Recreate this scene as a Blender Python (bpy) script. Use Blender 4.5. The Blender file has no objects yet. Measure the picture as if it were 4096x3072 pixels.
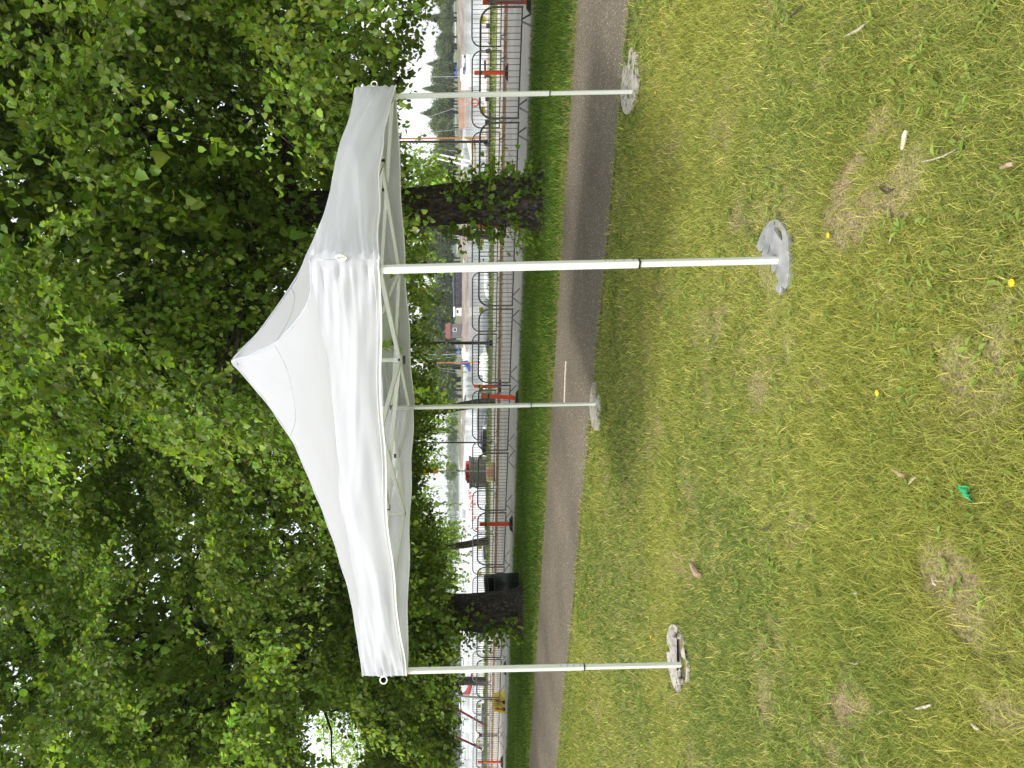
import bpy, bmesh, math, random
import numpy as np
from mathutils import Vector, Matrix
R = math.radians
random.seed(7); rng = np.random.default_rng(7)
sc = bpy.context.scene; col = sc.collection
# ------------------------------------------------------------------ camera, sky, sun, exposure
F = 740.0; ROLL = 0.0087; H = 1.56
cam_d = bpy.data.cameras.new('camera'); cam = bpy.data.objects.new('camera', cam_d); col.objects.link(cam)
cam_d.sensor_fit = 'HORIZONTAL'; cam_d.sensor_width = 36; cam_d.lens = F/1024*36
cam_d.shift_x = 57/1024; cam_d.clip_start = .05; cam_d.clip_end = 6000
cr, sr = math.cos(ROLL), math.sin(ROLL)
M = Matrix(((-sr, cr, 0, 0), (0, 0, -1, 0), (-cr, -sr, 0, H), (0, 0, 0, 1)))   # the phone was held sideways: world up points to the left of the picture
cam.matrix_world = M; sc.camera = cam
SUN_AZ, SUN_EL = R(215), R(50)     # compass direction the light comes from (0 = +Y, clockwise)
w = bpy.data.worlds.new('World'); sc.world = w; w.use_nodes = True
nt = w.node_tree; nt.nodes.clear()
sky = nt.nodes.new('ShaderNodeTexSky'); sky.sky_type = 'NISHITA'; sky.sun_disc = False
sky.sun_elevation = SUN_EL; sky.sun_rotation = SUN_AZ; sky.dust_density = 4; sky.air_density = 1.2
hs = nt.nodes.new('ShaderNodeHueSaturation'); hs.inputs['Saturation'].default_value = .75
b1 = nt.nodes.new('ShaderNodeBackground'); b1.inputs['Strength'].default_value = .1
b2 = nt.nodes.new('ShaderNodeBackground'); b2.inputs['Strength'].default_value = .80; b2.inputs['Color'].default_value = (.985, .99, 1, 1)
ad = nt.nodes.new('ShaderNodeAddShader'); wo = nt.nodes.new('ShaderNodeOutputWorld')
nt.links.new(sky.outputs[0], hs.inputs['Color']); nt.links.new(hs.outputs[0], b1.inputs['Color'])
nt.links.new(b1.outputs[0], ad.inputs[0]); nt.links.new(b2.outputs[0], ad.inputs[1]); nt.links.new(ad.outputs[0], wo.inputs['Surface'])
sl = bpy.data.lights.new('sun', 'SUN'); sl.energy = 2.1; sl.angle = R(11); sl.color = (1, .95, .86)
so = bpy.data.objects.new('sun', sl); col.objects.link(so)
so.rotation_euler = Vector((math.sin(SUN_AZ)*math.cos(SUN_EL), math.cos(SUN_AZ)*math.cos(SUN_EL), math.sin(SUN_EL))).to_track_quat('Z', 'Y').to_euler()
sc.view_settings.view_transform = 'Standard'; sc.view_settings.look = 'None'; sc.view_settings.gamma = 1
sc.view_settings.exposure = 0.45
sc.render.engine = 'CYCLES'; sc.cycles.max_bounces = 8; sc.cycles.transparent_max_bounces = 8
sc.cycles.caustics_reflective = False; sc.cycles.caustics_refractive = False

# ------------------------------------------------------------------ helpers
def ab(x, y):                       # where a point of the 1024 x 768 survey photo lies relative to the optical axis
    u = 384-y; q = x-455
    return u-ROLL*q, q+ROLL*u
def W(x, y, Y):
    a, b = ab(x, y); return Vector((a*Y/F, Y, H-b*Y/F))
def tag(o, label=None, cat=None, group=None, kind=None):
    if label: o['label'] = label
    if cat: o['category'] = cat
    if group: o['group'] = group
    if kind: o['kind'] = kind
    return o
def thing(name, label, cat, loc=(0, 0, 0), rz=0, group=None):
    o = bpy.data.objects.new(name, None); col.objects.link(o); o.location = loc; o.rotation_euler = (0, 0, rz)
    return tag(o, label, cat, group)
def copy_tree(o, parent=None):
    c = o.copy(); col.objects.link(c); c.parent = parent
    for ch in o.children: copy_tree(ch, c)
    return c
def relabel(o, label, cat=None, group=None):
    return tag(o, label, cat, group)
class MB:
    def __init__(s): s.v = []; s.f = []; s.m = []; s.cur = 0
    def add(s, vs, fs):
        k = len(s.v); s.v += [tuple(p) for p in vs]; s.f += [tuple(i+k for i in f) for f in fs]; s.m += [s.cur]*len(fs); return s
    def box(s, c, d, rz=0, mat=None):
        c = Vector(c); vs = []
        for sx in (-.5, .5):
            for sy in (-.5, .5):
                for sz in (-.5, .5):
                    p = Vector((sx*d[0], sy*d[1], sz*d[2]))
                    p = (Matrix.Rotation(rz, 3, 'Z') @ p) if mat is None else (mat @ p)
                    vs.append(p+c)
        return s.add(vs, [(0, 1, 3, 2), (4, 6, 7, 5), (0, 4, 5, 1), (2, 3, 7, 6), (0, 2, 6, 4), (1, 5, 7, 3)])
    def bar(s, p0, p1, wd, hd, roll=0):
        p0, p1 = Vector(p0), Vector(p1); z = (p1-p0).normalized()
        up = Vector((0, 0, 1)) if abs(z.z) < .95 else Vector((0, 1, 0))
        x = up.cross(z).normalized(); y = z.cross(x)
        if roll: x, y = x*math.cos(roll)+y*math.sin(roll), y*math.cos(roll)-x*math.sin(roll)
        return s.box((p0+p1)/2, (wd, hd, (p1-p0).length), mat=Matrix((x, y, z)).transposed())
    def tube(s, pts, rad, n=8, caps=True, closed=False):
        pts = [Vector(p) for p in pts]; N = len(pts)
        if not hasattr(rad, '__len__'): rad = [rad]*N
        vs = []; prev = None
        for i, p in enumerate(pts):
            a = pts[i-1] if (i or closed) else p; b = pts[(i+1) % N] if (i < N-1 or closed) else p
            z = (b-a).normalized()
            if prev is None: x = z.orthogonal().normalized()
            else:
                x = prev-z*prev.dot(z); x = x.normalized() if x.length > 1e-6 else z.orthogonal().normalized()
            prev = x; y = z.cross(x)
            for k in range(n):
                t = 2*math.pi*k/n; vs.append(p+(x*math.cos(t)+y*math.sin(t))*rad[i])
        fs = []
        for i in range(N if closed else N-1):
            j = (i+1) % N
            for k in range(n): fs.append((i*n+k, i*n+(k+1) % n, j*n+(k+1) % n, j*n+k))
        if caps and not closed: fs += [tuple(range(n))[::-1], tuple((N-1)*n+k for k in range(n))]
        return s.add(vs, fs)
    def lathe(s, prof, c=(0, 0, 0), n=20, axis='Z'):
        vs = []; c = Vector(c)
        for r_, z in prof:
            for k in range(n):
                t = 2*math.pi*k/n; p = Vector((r_*math.cos(t), r_*math.sin(t), z))
                if axis == 'Y': p = Vector((p.x, p.z, p.y))
                if axis == 'X': p = Vector((p.z, p.x, p.y))
                vs.append(c+p)
        m = len(prof)
        fs = [(i*n+k, i*n+(k+1) % n, (i+1)*n+(k+1) % n, (i+1)*n+k) for i in range(m-1) for k in range(n)]
        fs += [tuple(range(n))[::-1], tuple((m-1)*n+k for k in range(n))]
        return s.add(vs, fs)
    def prism(s, pts, z0, z1):
        n = len(pts); vs = [(p[0], p[1], z0) for p in pts]+[(p[0], p[1], z1) for p in pts]
        return s.add(vs, [tuple(range(n))[::-1], tuple(range(n, 2*n))]+[(i, (i+1) % n, n+(i+1) % n, n+i) for i in range(n)])
    def grid(s, fn, nu, nv, closed=False):
        vs = [fn(i/nu, j/nv) for i in range(nu+1) for j in range(nv+1)]
        fs = [(i*(nv+1)+j, (i+1)*(nv+1)+j, (i+1)*(nv+1)+j+1, i*(nv+1)+j+1) for i in range(nu) for j in range(nv)]
        return s.add(vs, fs)
    def build(s, name, mats, parent=None, smooth=False, bevel=0, loc=None):
        me = bpy.data.meshes.new(name); me.from_pydata(s.v, [], s.f)
        for m_ in (mats if isinstance(mats, (list, tuple)) else [mats]): me.materials.append(m_)
        if len(me.materials) > 1: me.polygons.foreach_set('material_index', s.m)
        bm = bmesh.new(); bm.from_mesh(me); bmesh.ops.recalc_face_normals(bm, faces=bm.faces); bm.to_mesh(me); bm.free()
        if smooth: me.polygons.foreach_set('use_smooth', [True]*len(me.polygons))
        o = bpy.data.objects.new(name, me); col.objects.link(o); o.parent = parent
        if loc: o.location = loc
        if smooth == 'auto':
            e = o.modifiers.new('es', 'EDGE_SPLIT'); e.split_angle = R(40)
        if bevel:
            b = o.modifiers.new('bv', 'BEVEL'); b.width = bevel; b.segments = 2; b.limit_method = 'ANGLE'
        return o
def quick_mesh(name, V, faces_quads, mat, colr=None, parent=None, smooth=False):   # numpy arrays: verts Nx3, quads Mx4
    me = bpy.data.meshes.new(name); nV = len(V); nF, k = faces_quads.shape
    me.vertices.add(nV); me.vertices.foreach_set('co', V.astype(np.float32).ravel())
    me.loops.add(nF*k); me.loops.foreach_set('vertex_index', faces_quads.astype(np.int32).ravel())
    me.polygons.add(nF); me.polygons.foreach_set('loop_start', np.arange(0, nF*k, k, dtype=np.int32))
    me.polygons.foreach_set('loop_total', np.full(nF, k, dtype=np.int32))
    if smooth: me.polygons.foreach_set('use_smooth', np.ones(nF, dtype=bool))
    if colr is not None:
        a = me.color_attributes.new('tint', 'FLOAT_COLOR', 'POINT')
        a.data.foreach_set('color', np.concatenate([colr, np.ones((nV, 1))], 1).astype(np.float32).ravel())
    me.update(calc_edges=True); me.materials.append(mat)
    o = bpy.data.objects.new(name, me); col.objects.link(o); o.parent = parent
    return o
# value noise
_P = rng.random((256, 256))
def vnoise(x, y):
    x = np.asarray(x, float); y = np.asarray(y, float); xi = np.floor(x).astype(int); yi = np.floor(y).astype(int)
    fx = x-xi; fy = y-yi; fx = fx*fx*(3-2*fx); fy = fy*fy*(3-2*fy)
    g = lambda a, b: _P[a & 255, b & 255]
    return (g(xi, yi)*(1-fx)+g(xi+1, yi)*fx)*(1-fy)+(g(xi, yi+1)*(1-fx)+g(xi+1, yi+1)*fx)*fy
def fbm(x, y, o=4):
    s = 0; a = .5
    for i in range(o): s = s+a*vnoise(np.asarray(x)*2**i+17*i, np.asarray(y)*2**i+31*i); a /= 2
    return s/(1-.5**o)

# ------------------------------------------------------------------ materials
def mat(name, c1, c2=None, rough=.6, scale=8, detail=4, bump=0, bscale=None, metal=0, spec=.5, coords='Object', stretch=None, fac=(.35, .65), trans=0, tcol=None, bdist=.01):
    m = bpy.data.materials.new(name); m.use_nodes = True; n = m.node_tree; P = n.nodes['Principled BSDF']
    P.inputs['Roughness'].default_value = rough; P.inputs['Metallic'].default_value = metal; P.inputs['Specular IOR Level'].default_value = spec
    P.inputs['Base Color'].default_value = (*c1, 1)
    tc = n.nodes.new('ShaderNodeTexCoord'); mp = n.nodes.new('ShaderNodeMapping'); n.links.new(tc.outputs[coords], mp.inputs[0])
    if stretch: mp.inputs['Scale'].default_value = stretch
    if c2 is not None:
        nz = n.nodes.new('ShaderNodeTexNoise'); nz.inputs['Scale'].default_value = scale; nz.inputs['Detail'].default_value = detail; nz.inputs['Roughness'].default_value = .65
        cp = n.nodes.new('ShaderNodeValToRGB'); cp.color_ramp.elements[0].color = (*c1, 1); cp.color_ramp.elements[1].color = (*c2, 1)
        cp.color_ramp.elements[0].position = fac[0]; cp.color_ramp.elements[1].position = fac[1]
        n.links.new(mp.outputs[0], nz.inputs['Vector']); n.links.new(nz.outputs[0], cp.inputs[0]); n.links.new(cp.outputs[0], P.inputs['Base Color'])
    if bump:
        bz = n.nodes.new('ShaderNodeTexNoise'); bz.inputs['Scale'].default_value = bscale or scale*3; bz.inputs['Detail'].default_value = 5
        bp = n.nodes.new('ShaderNodeBump'); bp.inputs['Strength'].default_value = bump; bp.inputs['Distance'].default_value = bdist
        n.links.new(mp.outputs[0], bz.inputs['Vector']); n.links.new(bz.outputs[0], bp.inputs['Height']); n.links.new(bp.outputs[0], P.inputs['Normal'])
    if trans:
        t = n.nodes.new('ShaderNodeBsdfTranslucent'); t.inputs[0].default_value = (*(tcol or c1), 1)
        mx = n.nodes.new('ShaderNodeMixShader'); mx.inputs[0].default_value = trans; out = n.nodes['Material Output']
        n.links.new(P.outputs[0], mx.inputs[1]); n.links.new(t.outputs[0], mx.inputs[2]); n.links.new(mx.outputs[0], out.inputs['Surface'])
    return m
def leafmat(name, c, tc, trans=.35, rough=.45, spec=.4):
    m = bpy.data.materials.new(name); m.use_nodes = True; n = m.node_tree; P = n.nodes['Principled BSDF']
    at = n.nodes.new('ShaderNodeAttribute'); at.attribute_name = 'tint'
    mu = n.nodes.new('ShaderNodeMixRGB'); mu.blend_type = 'MULTIPLY'; mu.inputs[0].default_value = 1; mu.inputs[2].default_value = (*c, 1)
    n.links.new(at.outputs['Color'], mu.inputs[1]); n.links.new(mu.outputs[0], P.inputs['Base Color'])
    P.inputs['Roughness'].default_value = rough; P.inputs['Specular IOR Level'].default_value = spec
    if trans:
        m2 = n.nodes.new('ShaderNodeMixRGB'); m2.blend_type = 'MULTIPLY'; m2.inputs[0].default_value = 1; m2.inputs[2].default_value = (*tc, 1)
        n.links.new(at.outputs['Color'], m2.inputs[1])
        t = n.nodes.new('ShaderNodeBsdfTranslucent'); n.links.new(m2.outputs[0], t.inputs[0])
        mx = n.nodes.new('ShaderNodeMixShader'); mx.inputs[0].default_value = trans
        n.links.new(P.outputs[0], mx.inputs[1]); n.links.new(t.outputs[0], mx.inputs[2]); n.links.new(mx.outputs[0], n.nodes['Material Output'].inputs['Surface'])
    return m
def ground_mat():
    m = bpy.data.materials.new('lawn soil'); m.use_nodes = True; n = m.node_tree; P = n.nodes['Principled BSDF']
    at = n.nodes.new('ShaderNodeAttribute'); at.attribute_name = 'tint'
    tc = n.nodes.new('ShaderNodeTexCoord'); nz = n.nodes.new('ShaderNodeTexNoise'); nz.inputs['Scale'].default_value = 110; nz.inputs['Detail'].default_value = 10
    n.links.new(tc.outputs['Object'], nz.inputs[0])
    g = n.nodes.new('ShaderNodeValToRGB'); g.color_ramp.elements[0].color = (.09, .10, .025, 1); g.color_ramp.elements[1].color = (.33, .31, .12, 1)
    s = n.nodes.new('ShaderNodeValToRGB'); s.color_ramp.elements[0].color = (.12, .085, .05, 1); s.color_ramp.elements[1].color = (.34, .26, .17, 1)
    for r_ in (g, s):
        n.links.new(nz.outputs[0], r_.inputs[0]); r_.color_ramp.elements[0].position = .35; r_.color_ramp.elements[1].position = .68
    mx = n.nodes.new('ShaderNodeMixRGB'); n.links.new(at.outputs['Fac'], mx.inputs[0]); n.links.new(g.outputs[0], mx.inputs[1]); n.links.new(s.outputs[0], mx.inputs[2])
    n.links.new(mx.outputs[0], P.inputs['Base Color']); P.inputs['Roughness'].default_value = .95; P.inputs['Specular IOR Level'].default_value = .1
    bp = n.nodes.new('ShaderNodeBump'); bp.inputs['Strength'].default_value = .6; bp.inputs['Distance'].default_value = .006
    n.links.new(nz.outputs[0], bp.inputs['Height']); n.links.new(bp.outputs[0], P.inputs['Normal'])
    return m
def asphalt_mat(name, base, spk, scale=260, big=1.2):
    m = bpy.data.materials.new(name); m.use_nodes = True; n = m.node_tree; P = n.nodes['Principled BSDF']
    tc = n.nodes.new('ShaderNodeTexCoord')
    vo = n.nodes.new('ShaderNodeTexVoronoi'); vo.inputs['Scale'].default_value = scale
    bw = n.nodes.new('ShaderNodeRGBToBW'); cr_ = n.nodes.new('ShaderNodeValToRGB')
    e = cr_.color_ramp.elements; e[0].position = .25; e[0].color = (*[c*.62 for c in base], 1); e[1].position = .8; e[1].color = (*base, 1)
    k = e.new(.93); k.color = (*spk, 1)
    nz = n.nodes.new('ShaderNodeTexNoise'); nz.inputs['Scale'].default_value = big; nz.inputs['Detail'].default_value = 6
    c2 = n.nodes.new('ShaderNodeValToRGB'); c2.color_ramp.elements[0].color = (.75, .75, .76, 1); c2.color_ramp.elements[1].color = (1.15, 1.13, 1.1, 1)
    c2.color_ramp.elements[0].position = .3; c2.color_ramp.elements[1].position = .7
    mu = n.nodes.new('ShaderNodeMixRGB'); mu.blend_type = 'MULTIPLY'; mu.inputs[0].default_value = 1
    n.links.new(tc.outputs['Object'], vo.inputs['Vector']); n.links.new(tc.outputs['Object'], nz.inputs['Vector'])
    n.links.new(vo.outputs['Color'], bw.inputs[0]); n.links.new(bw.outputs[0], cr_.inputs[0]); n.links.new(nz.outputs[0], c2.inputs[0])
    n.links.new(cr_.outputs[0], mu.inputs[1]); n.links.new(c2.outputs[0], mu.inputs[2]); n.links.new(mu.outputs[0], P.inputs['Base Color'])
    bp = n.nodes.new('ShaderNodeBump'); bp.inputs['Strength'].default_value = .5; bp.inputs['Distance'].default_value = .004
    n.links.new(bw.outputs[0], bp.inputs['Height']); n.links.new(bp.outputs[0], P.inputs['Normal']); P.inputs['Roughness'].default_value = .9
    P.inputs['Specular IOR Level'].default_value = .25
    return m
def bark_mat():
    m = bpy.data.materials.new('bark'); m.use_nodes = True; n = m.node_tree; P = n.nodes['Principled BSDF']
    tc = n.nodes.new('ShaderNodeTexCoord'); mp = n.nodes.new('ShaderNodeMapping'); mp.inputs['Scale'].default_value = (1, 1, .22)
    n.links.new(tc.outputs['Object'], mp.inputs[0])
    nz = n.nodes.new('ShaderNodeTexNoise'); nz.inputs['Scale'].default_value = 34; nz.inputs['Detail'].default_value = 6; nz.inputs['Distortion'].default_value = .6
    n2 = n.nodes.new('ShaderNodeTexNoise'); n2.inputs['Scale'].default_value = 16; n2.inputs['Detail'].default_value = 6
    n.links.new(mp.outputs[0], nz.inputs[0]); n.links.new(tc.outputs['Object'], n2.inputs[0])
    c = n.nodes.new('ShaderNodeValToRGB'); c.color_ramp.elements[0].position = .38; c.color_ramp.elements[0].color = (.013, .010, .008, 1)
    c.color_ramp.elements[1].position = .62; c.color_ramp.elements[1].color = (.075, .060, .044, 1)
    l = n.nodes.new('ShaderNodeValToRGB'); l.color_ramp.elements[0].position = .55; l.color_ramp.elements[0].color = (0, 0, 0, 1); l.color_ramp.elements[1].position = .66; l.color_ramp.elements[1].color = (1, 1, 1, 1)
    mx = n.nodes.new('ShaderNodeMixRGB'); mx.inputs[2].default_value = (.13, .13, .115, 1)
    n.links.new(nz.outputs[0], c.inputs[0]); n.links.new(n2.outputs[0], l.inputs[0]); n.links.new(l.outputs[0], mx.inputs[0]); n.links.new(c.outputs[0], mx.inputs[1])
    n.links.new(mx.outputs[0], P.inputs['Base Color']); P.inputs['Roughness'].default_value = .95
    bp = n.nodes.new('ShaderNodeBump'); bp.inputs['Strength'].default_value = 1; bp.inputs['Distance'].default_value = .03
    n.links.new(nz.outputs[0], bp.inputs['Height']); n.links.new(bp.outputs[0], P.inputs['Normal'])
    return m
def water_mat():
    m = bpy.data.materials.new('water'); m.use_nodes = True; n = m.node_tree; P = n.nodes['Principled BSDF']
    P.inputs['Base Color'].default_value = (.38, .41, .40, 1); P.inputs['Roughness'].default_value = .12; P.inputs['Specular IOR Level'].default_value = 1.0
    P.inputs['IOR'].default_value = 1.5
    tc = n.nodes.new('ShaderNodeTexCoord'); mp = n.nodes.new('ShaderNodeMapping'); mp.inputs['Scale'].default_value = (.35, 1, 1); mp.inputs['Rotation'].default_value = (0, 0, R(12))
    nz = n.nodes.new('ShaderNodeTexNoise'); nz.inputs['Scale'].default_value = .9; nz.inputs['Detail'].default_value = 5
    n.links.new(tc.outputs['Object'], mp.inputs[0]); n.links.new(mp.outputs[0], nz.inputs[0])
    bp = n.nodes.new('ShaderNodeBump'); bp.inputs['Strength'].default_value = .6; bp.inputs['Distance'].default_value = .10
    n.links.new(nz.outputs[0], bp.inputs['Height']); n.links.new(bp.outputs[0], P.inputs['Normal'])
    return m
BARK = bark_mat(); WATER = water_mat(); SOIL = ground_mat()
FAB = mat('white canopy fabric', (.60, .615, .675), (.64, .655, .71), rough=.75, scale=3, bump=.25, bscale=14, trans=.57, tcol=(.88, .895, .95), spec=.2, bdist=.012)
SEAM = mat('seam thread', (.3, .3, .31), rough=.8)
WEB = mat('white webbing', (.85, .85, .84), rough=.7)
PAINT = mat('white powder coated steel', (.66, .70, .64), (.62, .66, .60), rough=.38, scale=2, spec=.5)
BLACK = mat('black plastic', (.015, .015, .016), rough=.45)
STEEL = mat('bolt steel', (.45, .45, .45), rough=.35, metal=1)
GALV = mat('cast weight metal', (.25, .255, .26), (.38, .38, .385), rough=.5, scale=14, bump=.1, bscale=60, spec=.5, metal=.25)
GALV2 = mat('weathered cast weight metal', (.18, .14, .105), (.45, .425, .385), rough=.7, scale=26, bump=.12, bscale=60, stretch=(1, 1, 1), metal=.1, fac=(.33, .55))
PATH = asphalt_mat('brown asphalt path', (.19, .162, .128), (.66, .60, .50), 130, .8)
ROAD = asphalt_mat('grey asphalt road', (.50, .465, .42), (.66, .62, .57), 90, .5)
GRAV = asphalt_mat('pale gravel strip', (.46, .39, .34), (.7, .64, .58), 60, .7)
CONC = mat('quay concrete', (.36, .335, .30), (.48, .45, .41), rough=.9, scale=1.5, bump=.3, bscale=40)
MOSS = mat('mossy quay edge', (.10, .14, .03), (.24, .27, .06), rough=.95, scale=6, bump=.8, bscale=20, bdist=.05)
BEAM = mat('weathered timber kerb', (.16, .08, .035), (.42, .29, .17), rough=.8, scale=4, stretch=(6, 6, 6), bump=.4)
FENCE = mat('galvanised barrier steel', (.13, .12, .115), (.22, .21, .20), rough=.45, metal=.6, scale=5)
FENCEF = mat('barrier foot steel', (.16, .155, .15), (.3, .29, .28), rough=.45, metal=.5, scale=5)
ORANGE = mat('fluorescent orange plastic', (1, .11, .035), (.95, .10, .03), rough=.4, scale=4)
OLIVE = mat('reflective yellow band', (.45, .30, .02), rough=.3)
MAROON = mat('dark red band', (.16, .008, .006), rough=.35)
RUBBER = mat('black rubber', (.02, .02, .022), (.035, .035, .036), rough=.8, scale=10)
YEL = mat('yellow plastic', (.85, .66, .01), (.72, .58, .02), rough=.5, scale=5)
RED = mat('red reflective plastic', (.62, .01, .02), rough=.35)
BIN = mat('dark green painted bin', (.012, .02, .018), (.03, .042, .038), rough=.38, scale=3, stretch=(4, 4, .5))
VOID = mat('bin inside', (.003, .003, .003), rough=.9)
SLAB = mat('concrete slab', (.17, .145, .115), (.28, .245, .2), rough=.9, scale=9)
WOODY = mat('dead wood', (.25, .19, .13), (.62, .55, .44), rough=.8, scale=30, stretch=(1, 1, 1))
WHITEHULL = mat('white gelcoat', (.78, .78, .76), (.72, .72, .70), rough=.25, scale=2)
BLUEHULL = mat('blue boat trim', (.03, .14, .33), rough=.3); DARKHULL = mat('dark hull', (.02, .025, .03), rough=.35)
VARN = mat('varnished wood', (.30, .11, .03), (.42, .18, .05), rough=.3, scale=4)
CANV = mat('grey canvas cover', (.16, .17, .19), rough=.85); CANVB = mat('blue canvas cover', (.02, .08, .28), rough=.8)
CANVC = mat('cream canvas cover', (.62, .60, .47), rough=.85); CANVR = mat('maroon canvas cover', (.22, .025, .03), rough=.8)
GLASS = mat('dark boat window', (.03, .04, .05), rough=.08); ALU = mat('aluminium mast', (.55, .55, .55), rough=.35, metal=.7)
ORMAST = mat('varnished mast', (.38, .15, .05), rough=.4); POSTB = mat('black lamp post paint', (.012, .012, .016), rough=.4)
POSTG = mat('grey galvanised post', (.26, .27, .25), rough=.5, metal=.3)
PINK = mat('faded pink buoy', (.52, .09, .08), rough=.45); PINKF = mat('pink fender', (.75, .3, .34), rough=.4); REDB = mat('red buoy', (.6, .05, .03), rough=.4)
SIGNY = mat('orange yellow sign face', (.68, .33, .02), (.62, .29, .02), rough=.5, scale=6); TXT = mat('black sign print', (.02, .015, .01), rough=.6)
BERTH = mat('berth plate yellow', (.45, .38, .01), rough=.5)
ROCK = mat('shore rock', (.11, .09, .07), (.26, .22, .175), rough=.9, scale=.25, bump=.8, bscale=1.2, bdist=.3)
FARG = mat('far shore grass', (.05, .065, .018), (.13, .13, .045), rough=.95, scale=.2)
BRICK = mat('red brown quay wall', (.26, .14, .09), (.34, .2, .14), rough=.9, scale=.5)
SHED = mat('dark stained timber', (.018, .02, .028), (.035, .035, .04), rough=.8, scale=2)
REDROOF = mat('red tiled roof', (.14, .045, .035), rough=.8); GREYW = mat('grey boarded wall', (.12, .12, .12), rough=.8); WHITEW = mat('white painted board', (.7, .7, .68), rough=.6)
FARHILL = mat('forested hill', (.03, .055, .02), (.08, .11, .035), rough=1, scale=.12, bump=1, bscale=.3, bdist=2)
LEAF = leafmat('linden leaf', (.16, .24, .034), (.34, .50, .035), .45)
FARLEAF = leafmat('shore foliage', (.10, .14, .04), (.12, .18, .03), .25)
BLADE = leafmat('grass blade', (.305, .335, .070), (.39, .45, .075), .40, rough=.6, spec=.15)

# ------------------------------------------------------------------ ground profile.  n runs away from the camera across path and quay, t runs to the left along them
TX, TY, NX, NY = -.870, .493, .493, .870
def nt_xy(n, t): return NX*n+TX*t, NY*n+TY*t
def sm(x, a, b):
    k = np.clip((np.asarray(x, float)-a)/(b-a), 0, 1); return k*k*(3-2*k)
def zg(x, y):
    n = NX*np.asarray(x)+NY*np.asarray(y); t = np.clip(TX*np.asarray(x)+TY*np.asarray(y), -40, 60)
    k = sm(n, 8.8, 14.2)
    return (-.111+.0324*np.minimum(n, 9.2))*(1-k)+.053*k-(.0027+.0023*k)*t
def Z(x, y): return float(zg(x, y))
def G(x, y):                         # survey-photo point on the ground -> world
    a, b = ab(x, y); Y = 6.0
    for _ in range(60):
        Y += .5*((H-Z(a*Y/F, Y))*F/max(b, .5)-Y)
    return Vector((a*Y/F, Y, Z(a*Y/F, Y)))
def soil(x, y): return sm(fbm(np.asarray(x)*3.1+5, np.asarray(y)*2.6+9, 5)+.20*vnoise(np.asarray(x)*8, np.asarray(y)*8)+.10*vnoise(np.asarray(x)*31, np.asarray(y)*31), .70, .90)*(.45+.55*sm(6.5-np.hypot(x, y), 0, 4))
def bumpz(x, y): return .035*(fbm(np.asarray(x)*1.7, np.asarray(y)*1.7, 3)-.5)+.012*(fbm(np.asarray(x)*9, np.asarray(y)*9, 2)-.5)
def strip(name, n0, n1, t0, t1, dn, dt, dz, m, kind='structure', bz=False, mask=False, thick=0):
    ns = np.linspace(n0, n1, max(2, int((n1-n0)/dn)+1)); ts = np.linspace(t0, t1, int((t1-t0)/dt)+1)
    NN, TT = np.meshgrid(ns, ts, indexing='ij'); X, Y = nt_xy(NN, TT); Zz = zg(X, Y)+dz
    if bz: Zz = Zz+bumpz(X, Y)*(1-sm(NN, 6.2, 6.6)*(1-sm(NN, 9.3, 9.8)))*(1-sm(NN, 14.2, 14.8))
    V = np.stack([X, Y, Zz], -1).reshape(-1, 3); a, b = X.shape
    idx = np.arange(a*b).reshape(a, b); Q = np.stack([idx[:-1, :-1], idx[:-1, 1:], idx[1:, 1:], idx[1:, :-1]], -1).reshape(-1, 4)
    c = None
    if mask: c = np.repeat(soil(X, Y).reshape(-1, 1), 3, 1)
    if thick:
        V = np.concatenate([V, V-np.array([0, 0, thick])]); k = a*b
        e = np.concatenate([idx[0, :], idx[:, -1][1:], idx[-1, ::-1][1:], idx[::-1, 0][1:]])
        Q = np.concatenate([Q, np.stack([e[:-1], e[1:], e[1:]+k, e[:-1]+k], -1)])
    o = quick_mesh(name, V, Q, m, c, smooth=not thick)
    return tag(o, kind=kind)
strip('ground', -14, 14.86, -45, 80, .16, .22, 0, SOIL, bz=True, mask=True)
strip('path', 6.72, 9.02, -45, 80, .3, .5, .012, PATH)
strip('gravel_verge', 14.85, 15.62, -45, 90, .25, .5, .006, GRAV)
strip('quay_road', 15.62, 22.25, -45, 90, .6, 1, .002, ROAD)
strip('quay_apron', 22.55, 26.9, -45, 90, .6, 1, .03, CONC)
strip('quay_edge_ground', 26.9, 30.0, -45, 90, .3, .6, .05, MOSS, thick=1.6)
mb = MB()
for i in range(45):                  # timber kerb between road and apron
    t0 = -30+i*2.6; p = nt_xy(22.4, t0); q = nt_xy(22.4, t0+2.56)
    mb.bar((*p, Z(*p)+.04), (*q, Z(*q)+.04), .17, .10)
tag(mb.build('kerb', BEAM), kind='structure')
V = np.array([[-3000, 25, -1.35], [3000, 25, -1.35], [3000, 4500, -1.35], [-3000, 4500, -1.35]])
tag(quick_mesh('water', V, np.array([[0, 1, 2, 3]]), WATER), kind='structure')
strip('road_joint', 15.40, 15.44, -45, 90, .02, .7, .012, RUBBER)
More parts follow.
